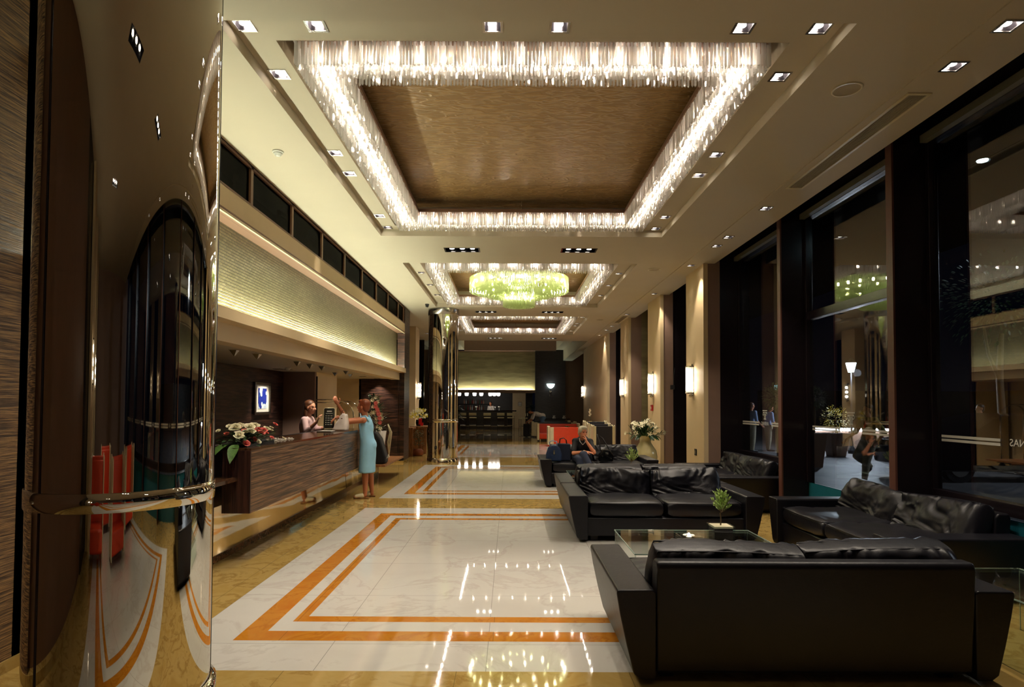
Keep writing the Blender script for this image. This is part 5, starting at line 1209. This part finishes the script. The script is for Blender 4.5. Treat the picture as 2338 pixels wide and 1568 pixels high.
def torso(mb, pel, chest, shL, shR, neck, g=0.0, hip=.15, hy=.105, sw=.035):
    """pelvis to shoulders; g inflates for clothes"""
    pel, chest, shL, shR, neck = map(Vector, (pel, chest, shL, shR, neck)); ax = (shR-shL).normalized(); up = (chest-pel).normalized(); fr = ax.cross(up).normalized(); up2 = fr.cross(ax)
    rot = Matrix((ax, fr, up2)).transposed()
    mb.ell(pel, (hip+g, hy+g+.01, .13+g), rot); mb.ell(pel.lerp(chest, .5), (.118+g, .09+g, .16+g), rot); mb.ell(chest, (.135+g, .105+g, .17+g), rot)
    up3 = (neck-chest).normalized()
    mb.cap_(shL, chest.lerp(neck, .55), .048+g, .062+g); mb.cap_(shR, chest.lerp(neck, .55), .048+g, .062+g)
    return rot
def arm(mb, sh, el, wr, g=0.0, r=(.046, .038, .024)):
    mb.cap_(sh, el, r[0]+g, r[1]+g); mb.cap_(el, Vector(el).lerp(Vector(wr), .35), r[1]+g, r[1]*.95+g); mb.cap_(Vector(el).lerp(Vector(wr), .3), wr, r[1]*.95+g, r[2]+g)
def leg(mb, hp, kn, an, g=0.0, r=(.085, .055, .033), foot=None):
    mb.cap_(hp, kn, r[0]+g, r[1]+g); q = Vector(kn).lerp(Vector(an), .3); mb.cap_(kn, q, r[1]+g, r[1]*.98+g); mb.cap_(q, an, r[1]*.98+g, r[2]+g)
    if foot: a = Vector(an); mb.cap_(a+Vector((0, 0, -.03)), Vector(foot), .033, .026)
V = Vector
def shoe(t, an, toe, mat, flat=True):
    an, toe = V(an), V(toe); d = V((toe.x-an.x, toe.y-an.y, 0)); d.normalize(); n = V((-d.y, d.x, 0)); a = an-d*.05; a.z = 0; pts = []
    for (l, w_) in ((-.01, .022), (.03, .034), (.1, .034), (.17, .043), (.215, .036), (.238, .012)): pts.append((l, w_))
    z0 = min(toe.z, an.z)
    prof = [a+d*l+n*w_ for l, w_ in pts]+[a+d*l-n*w_ for l, w_ in pts[::-1]]
    mb = MB(); z = .004; mb.prism([(p.x, p.y) for p in prof], 'z', z, z+.022); build('shoe_sole', mb, M['oak'], t, bevel=.004)
    mb = MB(); mb.cap_(a+d*.10+V((0, 0, z+.040)), a+d*.185+V((0, 0, z+.030)), .047, .036); mb.ring([[a+d*(.10+.02*k)+n*(.040-.004*abs(k-2))*math.cos(q)+V((0, 0, z+.022+(.05-.006*k)*max(0, math.sin(q)))) for q in [i*math.pi/8 for i in range(9)]] for k in range(6)], cap=False); build('shoe_strap', mb, M[mat], t, smooth=True)
def hair_cap(mb, at, rot, s, extra=()):
    mb.ell(at(0, -.030, .050), (.083*s, .098*s, .080*s), rot, 16, 10); mb.ell(at(0, -.055, -.005), (.074*s, .062*s, .085*s), rot, 14, 9)
    for x, y, z, a, b_, c_ in extra: mb.ell(at(x, y, z), (a*s, b_*s, c_*s), rot)

# --- guest in the pale blue dress, facing the counter (-X)
GN = len(bpy.data.objects)
G = thing('guest', 'woman in a sleeveless pale blue dress standing at the reception counter, reaching forward', 'person', (-2.28, 10.05, 0))
b = MB(); ft = V((-2.30, 9.98, 0))
pel = V((-2.22, 10.08, .86)); ch = V((-2.25, 10.06, 1.16)); nk = V((-2.27, 10.05, 1.35)); sL = V((-2.27, 9.90, 1.275)); sR = V((-2.29, 10.22, 1.285))
torso(b, pel, ch, sL, sR, nk, 0, .15, .11)
b.cap_(nk-V((0, 0, .04)), V((-2.29, 10.05, 1.43)), .047, .045)
at, rot = head(b, V((-2.305, 10.05, 1.495)), (-1, .25, .05), (0, 0, 1))
eL, wL = V((-2.50, 9.86, 1.245)), V((-2.66, 9.82, 1.33)); eR, wR = V((-2.60, 10.16, 1.26)), V((-2.735, 10.1, 1.53))
arm(b, sL, eL, wL); arm(b, sR, eR, wR)
hand(b, wL, (-.7, -.2, -.5), (0, -.3, 1), .6, 1); hand(b, wR, (-.45, 0, .8), (.2, -1, 0), .5, 1)
for hp, kn, an, to in (((-2.22, 10.0, .84), (-2.25, 10.0, .46), (-2.24, 9.98, .085), (-2.40, 9.96, .03)), ((-2.20, 10.17, .84), (-2.21, 10.17, .46), (-2.18, 10.19, .085), (-2.34, 10.19, .03))):
    leg(b, V(hp), V(kn), V(an), foot=V(to)); shoe(G, an, to, 'cream')
build('body', b, M['skin_tan'], G, voxel=.008, smoothit=3)
d_ = MB(); torso(d_, pel, ch, sL.lerp(sR, .18), sR.lerp(sL, .18), nk-V((0, 0, .03)), .012, .155, .115)
rg = []
for z, rx, ry, cx_ in ((1.36-.06, .07, .12, -2.265), (1.22, .115, .155, -2.255), (1.08, .122, .155, -2.25), (.98, .13, .16, -2.24), (.86, .145, .182, -2.225), (.72, .15, .185, -2.23), (.56, .145, .185, -2.235), (.44, .150, .19, -2.24), (.415, .148, .188, -2.24)):
    rg.append([(cx_+rx*.88*math.cos(q)*(1+.03*math.sin(7*q)*(1 if z < .8 else 0)), 10.06+(.02 if z < .9 else 0)+ry*math.sin(q), z) for q in [i*2*math.pi/36 for i in range(36)]])
d_.ring(rg[::-1]); build('dress', d_, M['dress'], G, voxel=.011, smoothit=4)
for yy in (9.95, 10.17): s = MB(); s.tube([(-2.35, yy, 1.24), (-2.31, yy, 1.335), (-2.24, yy, 1.345), (-2.19, yy, 1.25)], .014, 8); build('shoulder_strap', s, M['dress'], G, smooth=True)
h = MB(); hair_cap(h, at, rot, 1.0, ((0, .035, .085, .062, .05, .035), (.05, -.01, .03, .035, .05, .05), (-.05, -.01, .03, .035, .05, .05))); build('hair', h, M['hair_red'], G, voxel=.009, smoothit=2)
face_bits(G, at, rot)
G.location.x -= .10; G.location.y += .05
# --- receptionist
K = thing('receptionist', 'receptionist with long brown hair and pale pink shirt behind the counter', 'person', (-3.42, 10.4, 0))
b = MB(); pel = V((-3.46, 10.45, .88)); ch = V((-3.44, 10.42, 1.16)); nk = V((-3.41, 10.41, 1.335)); sL = V((-3.42, 10.57, 1.27)); sR = V((-3.42, 10.25, 1.265))
torso(b, pel, ch, sL, sR, nk, 0, .145, .10); b.cap_(nk-V((0, 0, .04)), V((-3.385, 10.41, 1.41)), .044, .042)
at, rot = head(b, V((-3.37, 10.40, 1.475)), (1, -.35, -.08), (0, 0, 1))
eR, wR = V((-3.36, 10.16, 1.07)), V((-3.16, 10.08, 1.24)); eL, wL = V((-3.32, 10.58, 1.10)), V((-3.1, 10.45, 1.135))
arm(b, sR, eR, wR); arm(b, sL, eL, wL); hand(b, wR, (.35, 0, .9), (-.8, -.3, .3), .8, -1); hand(b, wL, (.9, -.2, -.1), (0, 0, 1), .4, 1)
for dy in (-.09, .09): leg(b, V((-3.46, 10.45+dy, .86)), V((-3.45, 10.45+dy, .47)), V((-3.47, 10.45+dy, .08)), foot=V((-3.33, 10.45+dy, .03)))
build('body', b, M['skin_pale'], K, voxel=.008, smoothit=3)
d_ = MB(); torso(d_, pel, ch, sL, sR, nk-V((0, 0, .035)), .016, .15, .108); d_.cap_(sR, eR, .062, .052); d_.cap_(eR, eR.lerp(wR, .4), .052, .042); d_.cap_(sL, eL, .062, .052); d_.cap_(eL, eL.lerp(wL, .45), .052, .042); build('shirt', d_, M['pink'], K, voxel=.011, smoothit=3)
d_ = MB()
for dy in (-.09, .09): leg(d_, V((-3.46, 10.45+dy, .86)), V((-3.45, 10.45+dy, .47)), V((-3.47, 10.45+dy, .1)), .015)
d_.ell(pel-V((0, 0, .06)), (.13, .17, .12)); build('trousers', d_, M['blackcloth'], K, voxel=.014, smoothit=2)
h = MB(); hair_cap(h, at, rot, 1.0, ((0, -.08, -.06, .06, .04, .08), (0, -.085, -.15, .055, .035, .10), (.01, -.09, -.25, .045, .03, .10), (0, -.09, -.33, .035, .025, .07), (.062, -.035, .0, .028, .05, .07), (.066, -.045, -.10, .028, .042, .10), (.07, -.05, -.22, .028, .036, .11), (.07, -.045, -.34, .024, .028, .08))); build('hair', h, M['hair_brown'], K, voxel=.009, smoothit=2)
face_bits(K, at, rot)
# --- seated grey-haired woman on the far sofa
S_ = thing('seated_woman', 'grey-haired woman in black sitting on the sofa with chin on hand', 'person', (1.38, 12.0, .45))
b = MB(); X0 = 1.40; YS = 11.85
pel = V((X0+.02, YS+.06, .53)); ch = V((X0+.02, YS+.04, .77)); nk = V((X0, YS-.03, .91)); sL = V((X0+.16, YS-.01, .83)); sR = V((X0-.13, YS-.01, .84))
torso(b, pel, ch, sL, sR, nk, 0, .17, .12); b.cap_(nk-V((0, 0, .04)), V((X0, YS-.07, .965)), .046, .045)
at, rot = head(b, V((X0+.01, YS-.10, 1.01)), (.45, -1, -.1), (.08, 0, 1))
eL, wL = V((X0+.20, YS-.26, .64)), V((X0+.06, YS-.24, .85)); eR, wR = V((X0-.18, YS-.20, .62)), V((X0+.03, YS-.32, .66))
arm(b, sL, eL, wL); arm(b, sR, eR, wR); hand(b, wL, (-.25, .3, 1), (1, -.4, 0), 1.0, -1); hand(b, wR, (1, -.1, -.1), (0, -.2, 1), .4, 1)
lg = [((X0-.10, YS, .52), (X0-.10, YS-.46, .53), (X0-.02, YS-.52, .12), (X0+.05, YS-.66, .04)), ((X0+.10, YS, .55), (X0-.03, YS-.46, .62), (X0+.18, YS-.58, .24), (X0+.26, YS-.72, .14))]
for q in lg: leg(b, *[V(v) for v in q[:3]], foot=V(q[3]))
build('body', b, M['skin'], S_, voxel=.008, smoothit=3)
d_ = MB(); torso(d_, pel, ch, sL, sR, nk-V((0, 0, .035)), .018, .175, .13); d_.cap_(sL, sL.lerp(eL, .75), .056, .052); d_.cap_(sR, sR.lerp(eR, .8), .056, .052); build('top', d_, M['blackcloth'], S_, voxel=.011, smoothit=3)
d_ = MB()
for q in lg: leg(d_, *[V(v) for v in q[:3]], .018)
d_.ell(pel-V((0, .04, .02)), (.19, .18, .12)); build('trousers', d_, M['navycloth'], S_, voxel=.012, smoothit=3)
d_ = MB()
for q in lg: d_.cap_(V(q[2])-V((0, 0, .05)), V(q[3]), .045, .035)
build('shoes', d_, M['black'], S_, voxel=.012)
h = MB(); hair_cap(h, at, rot, 1.0, ((0, .03, .09, .065, .05, .04), (.06, .0, .04, .035, .05, .055), (-.06, .0, .04, .035, .05, .055), (0, -.06, .06, .075, .06, .06))); build('hair', h, M['hair_grey'], S_, voxel=.009, smoothit=1)
face_bits(S_, at, rot)
s = MB(); s.tube([(X0-.055, YS-.09, .90), (X0-.05, YS-.13, .84), (X0, YS-.15, .78), (X0+.05, YS-.13, .83), (X0+.055, YS-.09, .90)], .007, 6); build('necklace', s, M['whitecloth'], S_)
s = MB(); wv = (wR-eR).normalized(); s.cyl(wR-wv*.035, wR-wv*.015, .033, seg=14); build('watch', s, M['cream'], S_)
# bags on the sofa
t = thing('handbag', 'blue soft handbag with a pale handle on the sofa beside the seated woman', 'bag', (.80, 11.75, .46))
s = MB(); s.prism([(.70, .465), (.99, .465), (1.0, .60), (.96, .72), (.90, .775), (.80, .775), (.74, .72), (.70, .60)], 'y', 11.62, 11.76); build('body', s, M['bagblue'], t, bevel=.03, bseg=3)
s = MB(); s.tube([(.78, 11.66, .75), (.76, 11.65, .83), (.82, 11.65, .86), (.9, 11.65, .84), (.91, 11.66, .75)], .010, 6); build('handle', s, M['bluecloth'], t, smooth=True); s = MB(); s.box(.835, .865, 11.612, 11.622, .60, .68); build('emblem', s, M['chrome_soft'], t)
t = thing('tote_bag', 'dark navy tote bag with two loop handles standing behind the blue handbag', 'bag', (1.05, 11.9, .46))
s = MB(); s.prism([(.90, .465), (1.19, .465), (1.17, .79), (.92, .80)], 'y', 11.8, 11.92); build('body', s, M['navycloth'], t, bevel=.02, bseg=3)
for yy in (11.82, 11.9): s = MB(); s.tube([(.97, yy, .78), (.98, yy, .88), (1.05, yy, .9), (1.10, yy, .86), (1.11, yy, .78)], .008, 6); build('handle', s, M['black'], t, smooth=True)
t = thing('shoulder_bag', 'glossy black shoulder bag with metal buckles on the sofa right of the seated woman', 'bag', (1.86, 11.75, .46))
s = MB(); s.prism([(1.70, .465), (1.98, .465), (1.99, .58), (1.92, .68), (1.78, .70), (1.71, .60)], 'y', 11.66, 11.8); build('body', s, M['blackgloss'], t, bevel=.03, bseg=3)
s = MB(); s.tube([(1.74, 11.7, .66), (1.72, 11.75, .85), (1.70, 11.85, .97), (1.8, 11.85, .9), (1.93, 11.75, .66)], .009, 6); build('strap', s, M['black'], t, smooth=True); s = MB(); s.box(1.82, 1.88, 11.645, 11.66, .60, .64); s.box(1.76, 1.78, 11.645, 11.66, .55, .58); build('buckle', s, M['chrome'], t)

def standing(name, label, x, y, h, face, shirt, pants, hair, pose='stand', skin='skin', vox=.016, lean=0.0, bend=0.0, z0=0.0, skirt=None, legs=True, lift=None):
    """plain standing, walking or bending figure of height h looking along face (2D)"""
    k = h/1.72; f = V((face[0], face[1], 0)).normalized(); r_ = V((f.y, -f.x, 0)); o = V((x, y, z0)); at3 = lambda a, c_, u: o+(r_*a+f*c_+V((0, 0, u)))*k
    t = thing(name, label, 'person', (x, y, z0)); b = MB()
    pel = at3(0, 0, .92)
    def up(u, c_=0.0, a=0.0):
        v = V((0, math.sin(bend)*u+math.cos(bend)*c_, math.cos(bend)*u-math.sin(bend)*c_)); return pel+(r_*a+f*v.y+V((0, 0, v.z)))*k
    ch = up(.31); nk = up(.50); sL, sR = up(.44, 0, -.19), up(.44, 0, .19)
    torso(b, pel, ch, sR, sL, nk, 0.0, .155*k, .105*k); b.cap_(nk-V((0, 0, .02)), up(.57, .02), .05*k, .05*k)
    hd = V((f.x*math.cos(bend), f.y*math.cos(bend), -math.sin(bend)*.8)); hat, rot = head(b, up(.66, .03), hd, (f.x*math.sin(bend), f.y*math.sin(bend), math.cos(bend)), k)
    sw = {'stand': .05, 'walk': .22, 'run': .35, 'reach': .3}.get(pose, .05)
    eL = sL+(V((0, 0, -.27))+f*(-sw*.5 if bend < .3 else .1)-r_*.05)*k; wL = eL+(V((0, 0, -.18))+f*.14+(r_*.02))*k
    eR = sR+(V((0, 0, -.27))+f*(sw*.4 if bend < .3 else .1)+r_*.05)*k; wR = eR+(V((0, 0, -.15))+f*.18)*k
    arm(b, sL, eL, wL); arm(b, sR, eR, wR); hand(b, wL, (wL-eL), r_, .5, 1); hand(b, wR, (wR-eR), -r_, .5, 1)
    L = []
    for s_, st in ((-1, 1), (1, -1)):
        c1 = sw*.5*st
        if pose == 'run' and st < 0: kn = at3(.09*s_, .22, .58); an = at3(.09*s_, -.08, .34); to = an+(f*.06+V((0, 0, -.12)))*k
        else: kn = at3(.09*s_, c1*.6+.02, .49); an = at3(.09*s_, c1, .085); to = an+(f*.15+V((0, 0, -.05)))*k
        L.append((at3(.09*s_, 0, .9), kn, an, to)); leg(b, L[-1][0], kn, an, foot=to)
    build('body', b, M[skin], t, voxel=vox, smoothit=2)
    d_ = MB(); torso(d_, pel+V((0, 0, .04)), ch, sR, sL, nk-V((0, 0, .03)), .02, .16*k, .11*k)
    for a, e_, w_ in ((sL, eL, wL), (sR, eR, wR)): d_.cap_(a, e_, .064, .055)
    build('shirt', d_, M[shirt], t, voxel=vox, smoothit=2)
    d_ = MB()
    if skirt: d_.ring([[tuple(at3(rr*math.cos(q), rr*.8*math.sin(q), z)) for q in [i*math.pi/10 for i in range(20)]] for z, rr in ((.35, .24), (.6, .21), (.95, .15))])
    else:
        for q in L: leg(d_, q[0], q[1], q[2]+V((0, 0, .02)), .022)
        d_.ell(pel-V((0, 0, .05)), (.17*k, .17*k, .12*k))
    build('skirt' if skirt else 'trousers', d_, M[pants], t, voxel=vox, smoothit=2)
    d_ = MB()
    for q in L: d_.cap_(q[2]-V((0, 0, .035)), q[3]+f*.03*k, .042, .036)
    build('shoes', d_, M['black'], t, voxel=vox)
    hh = MB(); hair_cap(hh, hat, rot, k); build('hair', hh, M[hair], t, voxel=vox, smoothit=1)
    return t
standing('bartender', 'bartender in a white shirt and dark tie standing behind the bar', -1.15, 37.95, 1.72, (-.7, -.7), 'whitecloth', 'blackcloth', 'hair_dark', skin='skin_tan')
standing('bending_man', 'man in a white shirt and blue jeans bending forward beside the booth benches', 1.62, 29.9, 1.75, (-1, -.1), 'whitecloth', 'jeans', 'hair_dark', bend=1.15, skin='skin_tan')
standing('pedestrian', 'person in a white jacket and khaki trousers outside, seen left through the first window', 8.0, 20.3, 1.66, (1, .3), 'bluecloth', 'khaki', 'hair_brown')
standing('pedestrian', 'man in a pale blue shirt outside beside the round potted tree', 8.72, 20.7, 1.6, (1, 0), 'bluecloth', 'khaki', 'hair_dark', bend=.12)
standing('pedestrian', 'person in a purple top and long white skirt outside behind the potted tree', 9.35, 20.9, 1.5, (-1, 0), 'mauve', 'whitecloth', 'hair_brown', skirt=True)
standing('pedestrian', 'person in yellow-green clothes striding past outside the middle window', 7.2, 12.3, 1.6, (-1, -.1), 'olive', 'khaki', 'hair_dark', pose='run')
standing('pedestrian', 'man in a pale shirt outside behind the black car', 11.6, 15.1, 1.62, (-1, 0), 'bluecloth', 'jeans', 'hair_dark')

# ------------------------------------------------------------------ street outside
def lightpt(x, y, z, e, col, r=.1, name='street_light'):
    ld = bpy.data.lights.new(name, 'POINT'); ld.energy = e; ld.color = col; ld.shadow_soft_size = r; o = bpy.data.objects.new(name, ld); COL.objects.link(o); o.location = (x, y, z)
t = thing('street_lamp', 'street lamp with a bright cool lantern on a slim dark post', 'street lamp', (11.15, 20, -.01))
s = MB(); s.cyl((11.15, 20, -.01), (11.15, 20, 2.62), .035, .025, 10); s.lathe([(.12, 0), (.12, .1), (.05, .25), (.04, .4)], (11.15, 20, -.01), 14); build('post', s, M['black'], t)
s = MB(); s.lathe([(.09, 2.64), (.17, 2.92), (.17, 2.94)], (11.15, 20, 0), 6); build('lantern', s, M['street'], t); s = MB(); s.lathe([(.19, 2.94), (.12, 3.02), (.02, 3.1)], (11.15, 20, 0), 6); build('cap', s, M['black'], t)
lightpt(11.15, 19.7, 2.6, 380, (.78, .85, 1.0), .12)
lightpt(17.0, 10.0, 5.3, 900, (.8, .86, 1.0), .2)  # added light out of view to brighten the paving, with the post below
t = thing('street_lamp', 'added unseen lamp lighting the pavement, beyond the right edge of the photo', 'street lamp', (17, 10, -.01)); s = MB(); s.cyl((17, 10, -.01), (17, 10, 5.5), .05, .03, 10); build('post', s, M['black'], t); s = MB(); s.lathe([(.05, 5.5), (.2, 5.6), (.22, 5.75), (.05, 5.85)], (17, 10, 0), 12); build('lantern', s, M['street'], t)
t = thing('canopy_light', 'round white lamp under the dark canopy outside the nearest window', 'lamp', (5.17, 6.64, 4.25)); s = MB(); s.lathe([(.055, 0), (.05, -.02), (.01, -.025)], (5.17, 6.64, 4.25), 24); build('diffuser', s, M['street'], t, smooth=True)
s = MB(); s.lathe([(.055, 0), (.068, 0), (.068, -.012), (.055, -.012)], (5.17, 6.64, 4.25), 24, cap=False); build('rim', s, M['chrome_soft'], t)
rnd = random.Random(21)
def ball_tree(label, x, y, zc, r, trunk=True, mt='oliveleaf', pot=(.20, .13, .5), n=700):
    t = thing('potted_tree', label, 'potted plant', (x, y, -.01))
    s = MB(); s.add(*(lambda a, b_, h_: ([(x-b_, y-b_, -.01), (x+b_, y-b_, -.01), (x+b_, y+b_, -.01), (x-b_, y+b_, -.01), (x-a, y-a, h_), (x+a, y-a, h_), (x+a, y+a, h_), (x-a, y+a, h_)], [(0, 3, 2, 1), (4, 5, 6, 7), (0, 1, 5, 4), (1, 2, 6, 5), (2, 3, 7, 6), (3, 0, 4, 7)]))(*pot)); build('planter', s, M['brownpaint'], t, bevel=.01)
    s = MB(); s.tube([(x, y, pot[2]-.05), (x+.02, y, (pot[2]+zc)/2), (x, y, zc)], .02, 6); build('trunk', s, M['bark'], t); lf = MB()
    for k in range(n):
        v = V((rnd.gauss(0, 1), rnd.gauss(0, 1), rnd.gauss(0, 1))).normalized(); q = V((x, y, zc))+v*r*rnd.uniform(.5, 1.0); leaf(lf, q, v+V((rnd.uniform(-.6, .6), rnd.uniform(-.6, .6), rnd.uniform(-.3, .6))), .075, .012)
    build('foliage', lf, M[mt], t); return t
ball_tree('round clipped olive tree in a tapered brown planter outside the first window', 5.5, 12.6, 1.72, .27)
ball_tree('slender potted tree beside the pier outside the middle window', 7.75, 15.6, 1.75, .28, pot=(.22, .14, .85), mt='leafdark')
ball_tree('bushy yellow-leaved shrub outside the middle window beyond the stripes', 10.1, 19.0, 1.12, .42, mt='petal_y', pot=(.3, .2, .7), n=500)
t = thing('street_tree', 'bare pale tree trunk outside the nearest window', 'tree', (12.5, 15.6, 0)); s = MB(); s.tube([(12.5, 15.6, -.01), (12.53, 15.6, 1.2), (12.48, 15.6, 2.2), (12.54, 15.6, 3.4)], [.11, .09, .08, .06], 8); s.tube([(12.48, 15.6, 2.2), (12.2, 15.6, 2.9), (12.1, 15.6, 3.6)], [.05, .04, .03], 6); build('trunk', s, M['bark'], t, smooth=True)
lf = MB()
for k in range(600): v = V((rnd.gauss(0, 1), rnd.gauss(0, 1), rnd.gauss(0, .7))).normalized(); leaf(lf, V((12.5, 15.6, 4.3))+v*rnd.uniform(.5, 1.3), v, .12, .03)
build('crown', lf, M['leafdark'], t)
for i, (xa, xb) in enumerate(((10.15, 11.6), (11.75, 12.7), (12.8, 13.2))):  # car headlight streaks, built as glowing tubes
    t = thing('headlight_streak', 'car headlight streak built as a glowing tube across the street, %s of three' % ('longest', 'middle', 'shortest')[i], 'light', ((xa+xb)/2, 20.9, .68)); s = MB(); s.cyl((xa, 20.9+i*.1, .74-.012*i), (xb, 20.9+i*.1, .73-.012*i), .05, seg=10); build('tube', s, M['streak_glow'], t, smooth=True)
    s = MB(); s.box(xa, xb, 20.97+i*.1, 21.1+i*.1, -.01, .68); build('low_wall', s, M['mauve'], t)
t = thing('lit_sign', 'small cyan lit sign far across the street', 'sign', (18, 41, 2.7)); s = MB(); s.box(17.7, 18.45, 40.95, 41.0, 2.58, 2.88); build('face', s, M['cyan'], t); s = MB(); s.box(17.65, 18.5, 41.0, 41.1, 2.5, 2.95); s.box(18.0, 18.1, 41.02, 41.1, -.01, 2.5); build('housing', s, M['black'], t)
# black car
t = thing('parked_car', 'black car parked outside beyond the nearest window', 'car', (11.0, 13.2, -.01))
prof = [(8.35, .30), (8.30, .55), (8.42, .80), (9.30, .92), (9.95, 1.30), (10.5, 1.40), (11.6, 1.38), (12.35, 1.0), (12.6, .85), (12.62, .35), (12.3, .22), (8.6, .22)]
yc = 13.3; rg = []
for y_, k1 in ((-.86, .0), (-.80, .55), (-.66, 1), (.66, 1), (.80, .55), (.86, .0)):
    rg.append([(10.48+(x-10.48)*(.97+.03*k1), yc+y_*(1 if z < .95 else .84), .22+(z-.22)*(1 if z < .95 else (.985+.015*k1))) for x, z in prof])
s = MB(); s.ring(rg); build('bodywork', s, M['blackgloss'], t, bevel=.03, bseg=2, smooth=True)
s = MB(); 
for q in ([(9.45, .96), (9.98, 1.26), (10.5, 1.33), (10.5, .97)], [(10.58, .97), (10.58, 1.33), (11.5, 1.32), (12.1, 1.0)]): s.prism(q, 'y', yc-.80, yc-.77)
build('side_window', s, M['smoke'], t)
for wx in (9.15, 11.75):
    for wy in (yc-.82, yc+.64):
        s = MB(); s.cyl((wx, wy, .30), (wx, wy+.18, .30), .31, seg=24); w_ = build('wheel', s, M['black'], t, smooth=False); s = MB(); s.cyl((wx, wy-.01, .30), (wx, wy+.01, .30), .19, seg=20); build('hubcap', s, M['chrome_soft'], w_)
for wy in (yc-.62, yc+.62): s = MB(); s.ell((8.36, wy, .62), (.05, .16, .08)); build('headlamp', s, M['chrome'], t, smooth=True)
s = MB(); s.box(8.34, 8.40, yc-.26, yc+.26, .36, .46); build('number_plate', s, M['white'], t)

for o in bpy.data.objects:
    if '_world' in o: del o['_world']
